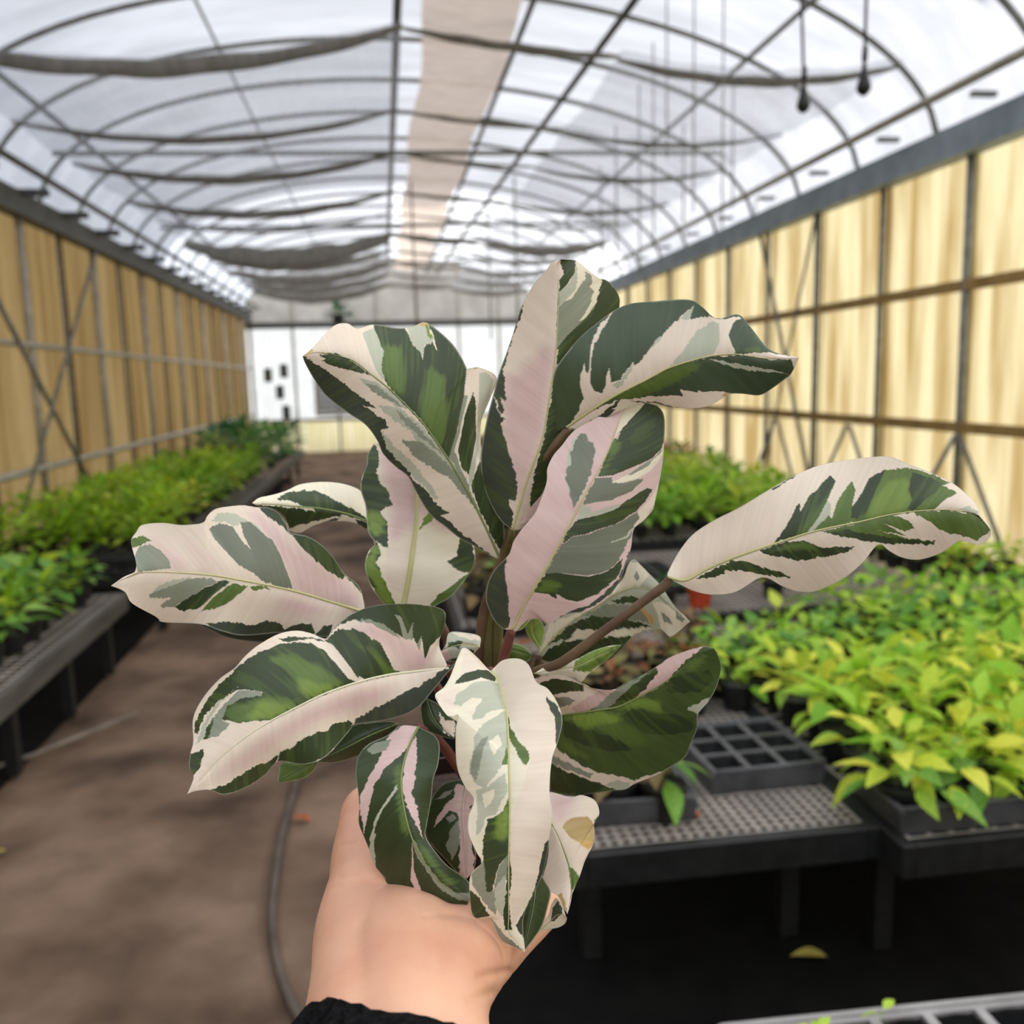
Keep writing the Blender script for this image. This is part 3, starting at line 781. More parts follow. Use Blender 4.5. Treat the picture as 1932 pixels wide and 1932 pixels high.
def leaf(label, T, mid, A, B, d, cA=0.0, cB=0.0, base='W', pat=(), rib='rib_lime', ripple=(0.0, 2.0, 0.0), jag=4.5, seed=1, ribw=0.0008, step=1.75, sag=0.0):
    """one blade: midrib and both margins as drawn points, bent in depth; pigment zones painted per vertex"""
    x0, y0, k = T
    cv = lambda L, tt=None: np.array([((tt or T)[0]+p[0]/(tt or T)[2], (tt or T)[1]+p[1]/(tt or T)[2]) for p in L], float)
    mid_, A_, B_ = cv(mid), cv([mid[0]]+list(A)+[mid[-1]]), cv([mid[0]]+list(B)+[mid[-1]])
    length = np.linalg.norm(np.diff(mid_, axis=0), axis=1).sum()
    ns = max(24, int(max(length, np.linalg.norm(np.diff(A_, axis=0), axis=1).sum()*0.8)/step))
    mm, _ = polyline(mid_, ns, 3); aa, _ = polyline(A_, ns, 3); bb, _ = polyline(B_, ns, 3)
    wA = np.linalg.norm(aa-mm, axis=1); wB = np.linalg.norm(bb-mm, axis=1); wmax = max(wA.max(), wB.max())
    nt_ = max(10, int(wmax/step))
    t = np.linspace(-1, 1, 2*nt_+1)
    s = np.linspace(0, 1, ns)
    S, Tt = np.meshgrid(s, t, indexing='ij')
    a = np.abs(Tt)[..., None]
    edge = np.where(Tt[..., None] < 0, aa[:, None, :], bb[:, None, :])
    UV = mm[:, None, :]*(1-a)+edge*a
    w = np.where(Tt < 0, wA[:, None], wB[:, None])/wmax
    dm = np.interp(s, np.linspace(0, 1, len(d)), d)
    kk = max(3, ns//8) | 1
    dm = np.convolve(np.pad(dm, kk//2, mode='edge'), np.ones(kk)/kk, mode='valid')
    c = np.where(Tt < 0, cA, cB)
    ab = np.abs(Tt)
    dep = dm[:, None]+c*w*ab**1.25
    vein = S*length-0.55*ab*w*wmax
    dep = dep+ripple[0]*w*ab**2*np.sin(2*math.pi*ripple[1]*S+ripple[2]+np.where(Tt < 0, 0, 1.7))
    dep = dep+0.00007*np.sin(vein/7.0)*np.minimum(1, w*2)*np.sin(math.pi*np.minimum(ab, 1))+0.0012*(1-ab)**6*np.minimum(1, w*3)
    u, v = UV[..., 0], UV[..., 1]
    R = FWD[None, None, :]+RGT*((u-CEN)/FPX)[..., None]+UPV*((CEN-v)/FPX)[..., None]
    W = EYE+R*dep[..., None]-PLANT_O
    # pigment
    lat = edge-mm[:, None, :]; ln = np.linalg.norm(lat, axis=2, keepdims=True)+1e-6; lat = lat/ln
    jn = vnoise1(vein/3.4+300, seed*7+1)*0.75+vnoise1(vein/8.0+900, seed*7+2)*0.45-0.6
    Q = (UV+lat*(jag*jn*1.3)[..., None]).reshape(-1, 2)
    st = (vnoise2(vein/5.0+50, ab*w*wmax/70.0+5, seed+11)*0.6+vnoise2(vein/18.0+50, ab*w*wmax/45.0+5, seed+12)*0.4).reshape(-1)
    def soft(poly, rad):
        acc = np.zeros(len(Q)); U0 = UV.reshape(-1, 2)
        for i in range(14):
            an = i*2.39996; rr = rad*math.sqrt((i+0.5)/14)
            acc += inside(U0+np.array([rr*math.cos(an), rr*math.sin(an)]), poly)
        return acc/14
    def paint(key):
        p, q = PIG[key]
        return p[None, :]*(1-st[:, None])+q[None, :]*st[:, None]
    col = paint(base)
    for item in pat:
        key, pts = item[0], item[1]
        poly = cv(pts, item[2] if len(item) > 2 else None)
        if key == 'P' and base in 'WCP':
            wt = soft(poly, 16)[:, None]; col = col*(1-wt)+paint(key)*wt; continue
        if key in 'MY' and base != key:
            wt = soft(poly, 9); wt = np.clip((wt-0.5)*1.5+0.5+(st-0.5)*1.8, 0, 1)*(wt > 0.02)
            wt = np.where(col.mean(1) < 0.2, wt, inside(Q, poly))[:, None]
            col = col*(1-wt)+paint(key)*wt; continue
        mk = inside(Q, poly)
        if key in 'GDM': 
            col[mk] = paint(key)[mk]
            fl = mk & (st > 0.62) & (key != 'M')
            col[fl] = col[fl]*0.55+PIG['M'][0]*0.45*(0.55 if key == 'G' else 0.45)
        else: col[mk] = paint(key)[mk]
    col = col*(0.97+0.06*vnoise2(vein/2.6+9, ab*w*wmax/90.0+3, seed+31).reshape(-1))[:, None]
    rimm = (ab.reshape(-1) > 1-1.6/np.maximum(6, (w*wmax).reshape(-1)))
    col[rimm] = col[rimm]*0.6+PIG['L'][0]*0.4
    # front grid + coarser back grid that meets it at the margin
    nsr, ntc = W.shape[0], W.shape[1]
    idx = np.arange(nsr*ntc).reshape(nsr, ntc)
    Fq = np.stack([idx[:-1, :-1], idx[:-1, 1:], idx[1:, 1:], idx[1:, :-1]], -1).reshape(-1, 4)
    ri = np.unique(np.r_[np.arange(0, nsr, 5), nsr-1]); ci = np.unique(np.r_[np.arange(0, ntc, 5), ntc-1, nt_])
    Bk = W[np.ix_(ri, ci)]; th = 0.0009*(1-np.abs(t[ci])**3)[None, :, None]*np.minimum(1, np.minimum(s[ri], 1-s[ri])*25)[:, None, None]
    Bk = Bk+R[np.ix_(ri, ci)]*th
    cb = col.reshape(nsr, ntc, 3)[np.ix_(ri, ci)].reshape(-1, 3)
    cb = cb*0.55+np.array(lin((150, 128, 128)))*0.45
    jd = np.arange(len(ri)*len(ci)).reshape(len(ri), len(ci))+nsr*ntc
    Fb = np.stack([jd[:-1, :-1], jd[1:, :-1], jd[1:, 1:], jd[:-1, 1:]], -1).reshape(-1, 4)
    p0, p1, p2 = W[nsr//2, nt_], W[nsr//2, nt_+3], W[min(nsr-1, nsr//2+3), nt_]
    if np.dot(np.cross(p1-p0, p2-p0), FWD) > 0: Fq = Fq[:, ::-1]; Fb = Fb[:, ::-1]
    VV = np.concatenate([W.reshape(-1, 3), Bk.reshape(-1, 3)]); FF = np.concatenate([Fq, Fb])
    me = bpy.data.meshes.new('leaf')
    me.vertices.add(len(VV)); me.vertices.foreach_set('co', VV.astype(np.float32).ravel())
    me.loops.add(FF.size); me.loops.foreach_set('vertex_index', FF.astype(np.int32).ravel())
    me.polygons.add(len(FF)); me.polygons.foreach_set('loop_start', np.arange(0, FF.size, 4, dtype=np.int32))
    me.polygons.foreach_set('use_smooth', np.ones(len(FF), bool))
    me.update(calc_edges=True); me.validate()
    at = me.attributes.new('pigment', 'FLOAT_COLOR', 'POINT')
    cc = np.ones((len(VV), 4), np.float32); cc[:, :3] = np.concatenate([col, cb]); at.data.foreach_set('color', cc.ravel())
    me.materials.append(M['leaf'])
    o = link(bpy.data.objects.new('leaf', me), plant)
    if label: o['label'] = label
    rows = np.arange(0, int(nsr*0.94), 4)
    P = [W[i, nt_]-R[i, nt_]*0.0002 for i in rows]
    rad = [ribw*(1-0.85*i/nsr) for i in rows]
    V, F = tube_vf(P, rad, 6)
    obj('midrib', V, F, M[rib], o, smooth=True)
    return o

def stalk(pts, mat, n=8):
    P = smooth_path([EYE+ray(u, v)*dd-PLANT_O for u, v, dd, r in pts], 6)
    q = np.linspace(0, len(pts)-1, len(P)); R = np.interp(q, range(len(pts)), [p[3] for p in pts])
    V, F = tube_vf(P, list(R), n)
    return obj('petiole', V, F, M[mat], plant, smooth=True)

T2 = (880, 460, 4.83); T3 = (1040, 540, 3.864); T4 = (1240, 840, 2.972); T5 = (190, 880, 3.715); T6 = (640, 820, 4.83)
T7 = (860, 760, 4.0244); T8 = (330, 1120, 3.5127); T9 = (640, 1330, 4.493); T10 = (780, 1200, 3.115); T11 = (980, 1180, 4.6)
T13 = (780, 1050, 3.5127); T14 = (960, 1480, 6.04); T15 = (440, 560, 3.715); T0 = (0, 0, 1.0)

# upper left leaf
leaf('broad upper left leaf, half dark green, pale along the midrib', T0,
  [(944, 1056), (915, 992), (888, 938), (851, 874), (814, 820), (790, 789), (736, 735), (696, 703), (661, 678), (601, 665), (571, 672)],
  [(922, 1046), (895, 1030), (868, 1016), (839, 993), (810, 969), (785, 928), (770, 899), (748, 882), (723, 857), (712, 832), (690, 802), (655, 778), (615, 746), (591, 713), (575, 684)],
  [(950, 1040), (951, 1000), (946, 955), (928, 900), (910, 850), (907, 829), (908, 794), (924, 754), (937, 712), (903, 693), (882, 696), (873, 678), (854, 649), (825, 622), (801, 608), (779, 616), (749, 619), (706, 612), (674, 620), (655, 610), (628, 616), (591, 655)],
  (0.53, 0.51, 0.495, 0.485, 0.475), 0.012, 0.022, 'W', [
  ('D', [(566, 668), (601, 689), (634, 713), (671, 740), (698, 759), (710, 771), (685, 764), (712, 783), (728, 794), (733, 808), (717, 812), (726, 826), (735, 842), (750, 867), (776, 891), (772, 905), (740, 880), (700, 830), (640, 780), (580, 720)]),
  ('D', [(768, 890), (785, 909), (810, 932), (826, 955), (848, 968), (832, 972), (857, 992), (880, 1012), (900, 1028), (925, 1046), (900, 1050), (830, 1000), (775, 925)]),
  ('L', [(720, 812), (745, 842), (790, 885), (812, 915), (828, 940), (820, 942), (800, 918), (772, 890), (745, 865), (728, 842)]),
  ('L', [(677, 713), (709, 719), (740, 740), (778, 776), (745, 765), (700, 735)]),
  ('S', [(690, 722), (715, 728), (742, 752), (770, 772), (738, 758), (704, 738)]),
  ('L', [(712, 765), (750, 767), (790, 796), (835, 850), (875, 905), (905, 965), (880, 940), (850, 905), (800, 850), (774, 813), (740, 790)]),
  ('S', [(745, 772), (780, 795), (815, 835), (845, 868), (800, 830), (765, 800)]),
  ('S', [(758, 829), (790, 832), (822, 856), (860, 888), (886, 922), (905, 968), (844, 899), (811, 880), (782, 864)]),
  ('G', [(601, 669), (634, 666), (663, 681), (700, 709), (677, 703), (626, 691), (607, 680), (616, 676)]),
  ('M', [(650, 675), (668, 684), (698, 707), (682, 700), (664, 690)]),
  ('L', [(684, 627), (706, 620), (719, 646), (726, 668), (722, 695), (727, 722), (709, 700), (698, 668)]),
  ('G', [(704, 608), (749, 612), (762, 616), (764, 622), (774, 641), (787, 660), (798, 676), (801, 652), (817, 647), (825, 661), (820, 638), (808, 612), (812, 600), (830, 615), (860, 645), (882, 680), (876, 748), (871, 775), (860, 816), (852, 851), (846, 868), (790, 789), (736, 735), (725, 719), (720, 695), (724, 668), (717, 646), (706, 621)]),
  ('M', [(725, 651), (738, 650), (755, 654), (760, 680), (763, 711), (760, 748), (745, 738), (728, 721), (720, 689)]),
  ('M', [(806, 690), (822, 700), (841, 711), (844, 775), (838, 846), (815, 818), (790, 786), (790, 748), (800, 720)]),
  ('L', [(766, 617), (801, 603), (810, 620), (818, 646), (802, 650), (797, 674), (787, 660), (774, 641)]),
  ('Y', [(800, 608), (809, 618), (817, 640), (806, 636)]), ('O', [(788, 612), (801, 604), (808, 612), (798, 616)]), ('O', [(570, 664), (585, 655), (592, 662), (576, 672)]),
  ('S', [(876, 746), (883, 748), (866, 818), (856, 851), (870, 883), (888, 925), (878, 917), (848, 864), (862, 810)]),
  ('G', [(892, 738), (898, 775), (898, 829), (884, 896), (872, 883), (863, 851), (876, 789)]),
  ('L', [(903, 706), (920, 703), (932, 716), (922, 754), (907, 794), (903, 850), (892, 905), (885, 920), (884, 896), (899, 832), (902, 783)]),
  ('G', [(889, 915), (905, 870), (935, 900), (960, 960), (955, 1045), (938, 1030), (915, 985), (900, 950)]),
  ], 'rib_green', (0.004, 2.5, 0.5), seed=3)

# top centre leaf
leaf('tall top leaf, pinkish cream on the left half and sage and dark green on the right', T0,
  [(966, 1000), (979, 959), (994, 909), (1009, 867), (1025, 822), (1037, 750), (1046, 688), (1050, 646), (1053, 584), (1053, 532), (1050, 500), (1060, 489)],
  [(944, 981), (925, 949), (911, 909), (907, 872), (910, 835), (920, 784), (932, 739), (940, 708), (955, 667), (969, 626), (981, 586), (992, 563), (1008, 535), (1029, 512), (1042, 495)],
  [(990, 990), (1040, 900), (1090, 800), (1135, 700), (1162, 620), (1169, 577), (1168, 559), (1155, 537), (1143, 528), (1128, 524), (1108, 508), (1087, 492), (1070, 490)],
  (0.515, 0.505, 0.50, 0.495, 0.49), 0.014, 0.024, 'W', [
  ('P', [(1040, 640), (1046, 690), (1037, 750), (1025, 822), (1010, 870), (975, 960), (960, 880), (950, 800), (952, 720), (990, 690)]),
  ('D', [(988, 560), (984, 590), (974, 618), (957, 667), (950, 700), (951, 740), (955, 758), (944, 748), (954, 790), (944, 800), (952, 822), (964, 869), (974, 897), (977, 920), (974, 946), (959, 942), (968, 972), (964, 1000), (900, 960), (880, 840), (925, 720), (965, 600)]),
  ('W', [(932, 746), (944, 770), (955, 790), (946, 786), (936, 764)]), ('D', [(937, 755), (946, 772), (950, 784), (941, 772)]),
  ('S', [(1054, 552), (1072, 566), (1080, 562), (1100, 530), (1110, 520), (1134, 535), (1131, 547), (1124, 580), (1100, 605), (1070, 634), (1052, 660), (1050, 600)]),
  ('C', [(1085, 492), (1110, 508), (1136, 526), (1133, 545), (1125, 570), (1108, 600), (1094, 606), (1112, 578), (1120, 550), (1108, 530), (1098, 528), (1079, 563), (1062, 571), (1085, 549), (1089, 522)]),
  ('S', [(1104, 512), (1116, 520), (1118, 535), (1108, 545), (1104, 530)]),
  ('L', [(1086, 494), (1091, 520), (1085, 548), (1062, 572), (1054, 580), (1056, 552), (1072, 537), (1084, 518)]),
  ('G', [(1056, 489), (1087, 488), (1083, 518), (1070, 537), (1056, 551), (1055, 530), (1064, 516), (1060, 501)]),
  ('G', [(1137, 524), (1185, 550), (1180, 640), (1100, 820), (1000, 1000), (1000, 935), (1014, 870), (1030, 812), (1042, 740), (1050, 690), (1053, 658), (1070, 634), (1100, 605), (1124, 580), (1131, 547)]),
  ], 'rib_lime', (0.003, 1.5, 1.0), seed=5)

# upper right leaf
leaf('dark green upper right leaf with a jagged white central band', T3,
  [(110, 1030), (300, 900), (500, 780), (700, 680), (850, 600), (1000, 550), (1150, 512), (1330, 495), (1550, 525), (1700, 530), (1805, 520)],
  [(20, 1060), (-5, 960), (-2, 800), (30, 610), (150, 440), (280, 310), (520, 145), (750, 110), (1000, 97), (1100, 150), (1170, 218), (1230, 236), (1360, 205), (1440, 280), (1560, 430), (1640, 485), (1740, 505)],
  [(160, 1048), (250, 1038), (400, 960), (520, 900), (660, 860), (760, 852), (850, 878), (1040, 890), (1160, 868), (1260, 810), (1310, 785), (1400, 785), (1520, 795), (1620, 740), (1700, 680), (1745, 645), (1780, 580)],
  (0.505, 0.485, 0.47, 0.46, 0.455), 0.016, 0.014, 'K', [
  ('W', [(110, 1035), (170, 960), (235, 820), (210, 690), (240, 555), (250, 620), (270, 640), (290, 450), (340, 300), (465, 170), (400, 270), (320, 420), (290, 560), (280, 700), (310, 760), (380, 785), (420, 590), (435, 700), (500, 690), (595, 545), (605, 580), (640, 560), (730, 440), (800, 360), (900, 260), (1045, 135), (1010, 240), (1150, 222), (1230, 240), (1390, 225), (1330, 270), (1295, 360), (1345, 490), (1330, 505), (1150, 515), (1000, 552), (850, 602), (700, 682), (500, 782), (300, 902)]),
  ('L', [(440, 720), (510, 690), (595, 550), (580, 620), (520, 720), (490, 750)]), ('L', [(730, 440), (800, 355), (790, 400), (745, 450)]), ('L', [(940, 240), (1045, 135), (1010, 240), (980, 245)]),
  ('L', [(860, 590), (960, 470), (1060, 330), (1180, 255), (1225, 270), (1225, 400), (1190, 490), (1080, 530), (960, 565)]),
  ('M', [(1350, 490), (1400, 440), (1500, 440), (1580, 465), (1540, 485)]), 
  ('W', [(1370, 500), (1540, 480), (1800, 512), (1810, 530), (1775, 620), (1755, 540), (1600, 535), (1500, 515)]),
  ('M', [(500, 782), (700, 682), (850, 605), (1000, 560), (1130, 550), (1000, 640), (800, 760), (620, 810), (480, 822)]),
  ('L', [(1150, 530), (1400, 570), (1600, 610), (1740, 640), (1600, 628), (1400, 605), (1250, 570)]),
  ('W', [(110, 1032), (300, 905), (480, 830), (700, 805), (960, 795), (940, 758), (1040, 770), (1260, 765), (1320, 785), (1310, 800), (1170, 885), (1040, 900), (850, 890), (740, 862), (560, 890), (400, 975), (250, 1050)]),
  ('D', [(190, 1052), (330, 960), (500, 820), (470, 900), (400, 970), (260, 1050)]), ('C', [(440, 900), (520, 830), (640, 850), (560, 890)]),
  ('D', [(560, 830), (760, 845), (900, 880), (1050, 898), (900, 905), (740, 862)]),
  ('O', [(1240, 800), (1270, 770), (1330, 790), (1290, 805)]),
  ], 'rib_lime', (0.004, 2.0, 2.0), seed=7, jag=4)

# centre right leaf
leaf('large centre leaf, pink on the left and sage and dark green bands on the right', T7,
  [(430, 1722), (520, 1540), (600, 1400), (680, 1260), (760, 1120), (840, 970), (920, 820), (1000, 660), (1080, 520), (1160, 360), (1230, 170), (1285, 20), (1330, -60)],
  [(360, 1715), (290, 1650), (240, 1540), (228, 1470), (245, 1360), (300, 1260), (370, 1190), (410, 1140), (440, 1050), (500, 960), (550, 900), (600, 840), (640, 750), (690, 600), (695, 500), (740, 400), (800, 330), (900, 210), (1060, 120), (1200, 40)],
  [(450, 1735), (510, 1715), (570, 1645), (640, 1645), (700, 1680), (770, 1645), (860, 1600), (1000, 1580), (1150, 1480), (1230, 1380), (1280, 1260), (1330, 1100), (1350, 960), (1420, 900), (1490, 820), (1510, 760), (1560, 520), (1580, 340), (1585, 120), (1540, 30), (1440, -30)],
  (0.505, 0.49, 0.485, 0.485, 0.49, 0.495), 0.010, 0.010, 'P', [
  ('W', [(1345, 950), (1420, 890), (1520, 760), (1560, 560), (1500, 700), (1390, 820)]),
  ('D', [(385, 1180), (370, 1260), (380, 1350), (400, 1480), (395, 1560), (410, 1640), (400, 1705), (360, 1725), (180, 1600), (190, 1400), (290, 1225)]),
  ('C', [(1270, 60), (1420, -20), (1440, 20), (1340, 120), (1240, 215), (1190, 290)]),
  ('G', [(1440, 0), (1600, 40), (1610, 180), (1565, 340), (1480, 430), (1330, 500), (1200, 552), (1100, 562), (1078, 552), (1110, 480), (1200, 330), (1260, 200), (1330, 120)]),
  ('M', [(1200, 270), (1260, 280), (1250, 370), (1160, 460), (1150, 490), (1100, 520), (1085, 540), (1130, 430)]),
  ('L', [(880, 300), (950, 225), (990, 240), (1060, 370), (1030, 520), (960, 700), (890, 800), (870, 720), (830, 570), (838, 440)]),
  ('T', [(950, 230), (990, 235), (1000, 290), (1040, 300), (1058, 360), (1040, 480), (1000, 600), (930, 740), (892, 800), (870, 720), (860, 640), (835, 570), (845, 480), (880, 470), (870, 380), (910, 290)]),
  ('T', [(1060, 575), (1180, 565), (1190, 600), (1280, 610), (1390, 580), (1425, 580), (1380, 630), (1300, 690), (1180, 740), (1060, 755), (965, 775), (990, 700), (1040, 620)]),
  ('C', [(1180, 600), (1230, 585), (1300, 545), (1480, 440), (1570, 330), (1575, 400), (1480, 510), (1390, 575), (1250, 612), (1190, 605)]),
  ('S', [(1300, 545), (1480, 440), (1565, 345), (1560, 370), (1470, 470), (1330, 550)]),
  ('L', [(960, 780), (1030, 790), (1020, 830), (1250, 768), (1200, 815), (920, 895), (930, 840)]),
  ('G', [(930, 890), (1060, 860), (1200, 812), (1380, 690), (1450, 650), (1490, 655), (1470, 710), (1390, 790), (1380, 822), (1200, 922), (1000, 990), (880, 1012), (800, 1072), (820, 1020), (880, 930)]),
  ('T', [(1000, 995), (1200, 925), (1385, 830), (1390, 870), (1340, 950), (1330, 1000), (1260, 1160), (1220, 1222), (1120, 1292), (1000, 1314), (760, 1292), (675, 1302), (720, 1222), (800, 1078), (880, 1016)]),
  ('L', [(1180, 1055), (1290, 1005), (1320, 960), (1350, 940), (1300, 1020), (1190, 1065)]),
  ('G', [(685, 1297), (760, 1292), (1000, 1320), (1120, 1296), (1220, 1226), (1265, 1175), (1250, 1290), (1180, 1370), (1080, 1450), (920, 1512), (840, 1492), (765, 1450), (765, 1492), (700, 1452), (620, 1442), (595, 1435), (640, 1360)]),
  ('M', [(640, 1370), (700, 1340), (830, 1375), (780, 1420), (680, 1432), (605, 1440)]),
  ('D', [(1320, 1130), (1345, 1130), (1290, 1310), (1190, 1440), (1080, 1520), (950, 1590), (770, 1640), (880, 1578), (1000, 1540), (1120, 1455), (1230, 1345)]),
  ('Y', [(450, 1740), (500, 1690), (570, 1630), (520, 1720)]),
  ], 'rib_lime', (0.003, 1.6, 0.3), seed=9, jag=3.5)

# right outer leaf
leaf('long right leaf, creamy white with a green feathered centre', T4,
  [(62, 740), (160, 757), (280, 695), (400, 642), (540, 592), (680, 546), (850, 491), (1000, 456), (1150, 426), (1300, 391), (1440, 371), (1600, 361), (1720, 372), (1800, 395), (1872, 478)],
  [(60, 712), (120, 600), (200, 500), (320, 420), (460, 350), (600, 265), (750, 180), (900, 115), (1050, 85), (1200, 66), (1310, 66), (1420, 110), (1540, 155), (1660, 215), (1740, 280), (1790, 335), (1812, 390), (1850, 440)],
  [(110, 772), (220, 822), (320, 838), (440, 822), (560, 750), (620, 745), (700, 790), (800, 822), (900, 815), (1040, 750), (1150, 660), (1240, 555), (1300, 592), (1380, 632), (1480, 640), (1600, 600), (1700, 535), (1800, 560), (1862, 520)],
  (0.49, 0.475, 0.465, 0.46, 0.46), 0.010, 0.010, 'W', [
  ('G', [(655, 550), (720, 470), (780, 340), (800, 330), (803, 380), (850, 290), (970, 172), (1002, 200), (950, 320), (900, 410), (840, 490), (760, 520)]),
  ('M', [(760, 520), (830, 440), (900, 350), (1000, 200), (950, 320), (900, 410), (845, 492)]),
  ('L', [(840, 495), (900, 410), (955, 310), (975, 330), (970, 390), (920, 440), (870, 485)]),
  ('M', [(870, 487), (960, 388), (980, 415), (1010, 310), (1090, 200), (1112, 250), (1090, 345), (1140, 290), (1190, 190), (1280, 138), (1420, 128), (1560, 168), (1645, 210), (1600, 222), (1680, 268), (1600, 320), (1556, 360), (1440, 372), (1150, 427), (1000, 457)]),
  ('G', [(1090, 350), (1150, 270), (1190, 190), (1280, 138), (1225, 250), (1170, 380), (1120, 415), (1088, 412)]),
  ('Y', [(1210, 300), (1300, 190), (1420, 190), (1410, 260), (1430, 300), (1390, 366), (1180, 415)]),
  ('G', [(1430, 150), (1600, 205), (1560, 262), (1500, 300), (1450, 362), (1400, 366), (1430, 300), (1410, 250)]),
  ('M', [(920, 488), (1050, 452), (1300, 393), (1350, 398), (1430, 440), (1442, 468), (1390, 482), (1270, 440), (1400, 510), (1240, 475), (1400, 522), (1562, 538), (1550, 557), (1280, 552), (1200, 540), (1060, 512)]),
  ('G', [(950, 495), (1060, 470), (1200, 500), (1400, 528), (1562, 540), (1550, 557), (1280, 552), (1060, 515)]),
  ('G', [(575, 592), (700, 543), (790, 533), (860, 545), (930, 575), (1105, 568), (1060, 605), (930, 625), (800, 645), (700, 625), (600, 612)]),
  ('M', [(600, 590), (720, 548), (800, 538), (860, 550), (920, 572), (780, 590), (680, 600)]),
  ('G', [(215, 748), (330, 692), (420, 648), (500, 648), (590, 685), (700, 715), (757, 742), (680, 740), (500, 707), (385, 702), (370, 727), (300, 747)]),
  ('M', [(1440, 374), (1600, 364), (1720, 376), (1800, 392), (1870, 478), (1800, 530), (1700, 508), (1600, 482), (1540, 440), (1460, 395)]),
  ('L', [(1690, 360), (1750, 345), (1800, 365), (1800, 385), (1720, 372)]),
  ('D', [(640, 245), (780, 165), (780, 172), (650, 252)]),
  ], 'rib_lime', (0.004, 2.5, 0.0), seed=11, jag=4)

# left pink leaf
leaf('large left leaf, pale pink and white with grey-green patches', T5,
  [(1830, 1015), (1640, 957), (1400, 885), (1200, 838), (1000, 800), (800, 765), (600, 748), (400, 740), (270, 748), (150, 795), (72, 836)],
  [(1850, 985), (1810, 840), (1710, 755), (1640, 650), (1560, 560), (1450, 490), (1325, 462), (1300, 400), (1250, 330), (1180, 290), (1090, 285), (1000, 272), (900, 280), (800, 300), (745, 350), (725, 390), (690, 402), (560, 410), (430, 395), (290, 410), (250, 460), (215, 510), (220, 570), (240, 640), (258, 725), (160, 775)],
  [(1720, 1060), (1610, 1180), (1520, 1190), (1400, 1172), (1250, 1165), (1000, 1185), (850, 1155), (700, 1105), (440, 1092), (390, 1055), (220, 960), (170, 880)],
  (0.515, 0.50, 0.485, 0.475, 0.47), 0.008, 0.010, 'W', [
  ('P', [(1000, 285), (1090, 300), (1200, 390), (1350, 550), (1560, 690), (1750, 815), (1850, 990), (1640, 955), (1400, 882), (1345, 845), (1280, 680), (1150, 500), (1060, 380)]),
  ('P', [(300, 480), (420, 520), (560, 640), (640, 730), (500, 725), (430, 620), (340, 540)]), ('P', [(560, 500), (640, 540), (760, 640), (850, 740), (780, 740), (680, 650)]),
  ('P', [(1300, 900), (1640, 990), (1500, 1060), (1200, 1000)]), 
  ('G', [(1085, 270), (1180, 280), (1260, 325), (1315, 405), (1340, 480), (1240, 400), (1170, 350)]),
  ('G', [(1318, 448), (1450, 480), (1570, 560), (1660, 660), (1730, 755), (1690, 792), (1600, 742), (1530, 682), (1400, 560)]),
  ('G', [(1720, 765), (1805, 805), (1830, 890), (1770, 825)]),
  ('L', [(775, 385), (820, 335), (900, 318), (1000, 365), (1100, 415), (1155, 495), (1080, 440), (980, 400), (930, 420), (870, 395)]),
  ('T', [(760, 440), (830, 398), (930, 430), (990, 520), (1060, 592), (1000, 470), (980, 400), (1040, 388), (1200, 520), (1260, 620), (1330, 800), (1345, 858), (1250, 852), (1130, 800), (1050, 740), (950, 680), (800, 510)]),
  ('S', [(235, 640), (270, 560), (340, 548), (420, 590), (480, 660), (492, 712), (400, 728), (260, 738)]),
  ('M', [(205, 510), (300, 488), (358, 520), (280, 552), (220, 575)]),
  ('L', [(345, 900), (400, 840), (520, 790), (640, 775), (560, 830), (430, 890)]),
  ('S', [(345, 922), (340, 897), (520, 825), (640, 785), (740, 780), (830, 800), (720, 855), (620, 922), (520, 982), (430, 992), (418, 970), (500, 920), (400, 922)]),
  ('G', [(518, 987), (600, 930), (700, 870), (830, 802), (912, 805), (820, 880), (720, 970), (650, 1002), (560, 1012)]),
  ('M', [(702, 1022), (780, 930), (920, 813), (1035, 840), (960, 902), (860, 972)]), ('M', [(1040, 845), (1100, 828), (1195, 855), (1080, 867)]),
  ('D', [(740, 1098), (900, 1085), (1060, 1112), (1170, 1080), (1260, 1100), (1290, 1142), (1400, 1100), (1480, 1105), (1505, 1172), (1400, 1200), (1000, 1200), (840, 1170)]),
  ('D', [(1508, 1175), (1560, 1113), (1625, 1108), (1600, 1200), (1530, 1210)]),
  ], 'rib_lime', (0.005, 2.5, 0.8), seed=13, jag=4)

# small leaf behind, left
leaf('small cream and green leaf behind the left pink leaf', T5,
  [(1875, 385), (1700, 325), (1500, 290), (1300, 275), (1060, 257)],
  [(1865, 330), (1855, 250), (1820, 170), (1700, 122), (1550, 108), (1400, 125), (1300, 170), (1200, 200), (1110, 220)],
  [(1865, 440), (1770, 392), (1640, 384), (1500, 412), (1400, 465), (1312, 442), (1290, 360), (1220, 302), (1100, 276)],
  (0.555, 0.545, 0.535, 0.53), 0.016, 0.010, 'C', [
  ('G', [(1240, 222), (1330, 178), (1430, 163), (1530, 173), (1650, 240), (1850, 350), (1870, 385), (1700, 338), (1620, 355), (1500, 385), (1320, 435), (1290, 350), (1220, 305), (1070, 272), (1200, 275), (1350, 287), (1450, 312), (1512, 317), (1480, 293), (1350, 250), (1240, 235)]),
  ('D', [(1780, 365), (1870, 395), (1875, 450), (1800, 405)]), ('D', [(1560, 390), (1700, 345), (1640, 385), (1500, 425), (1400, 470)]),
  ], 'rib_green', seed=15, ribw=0.0007)

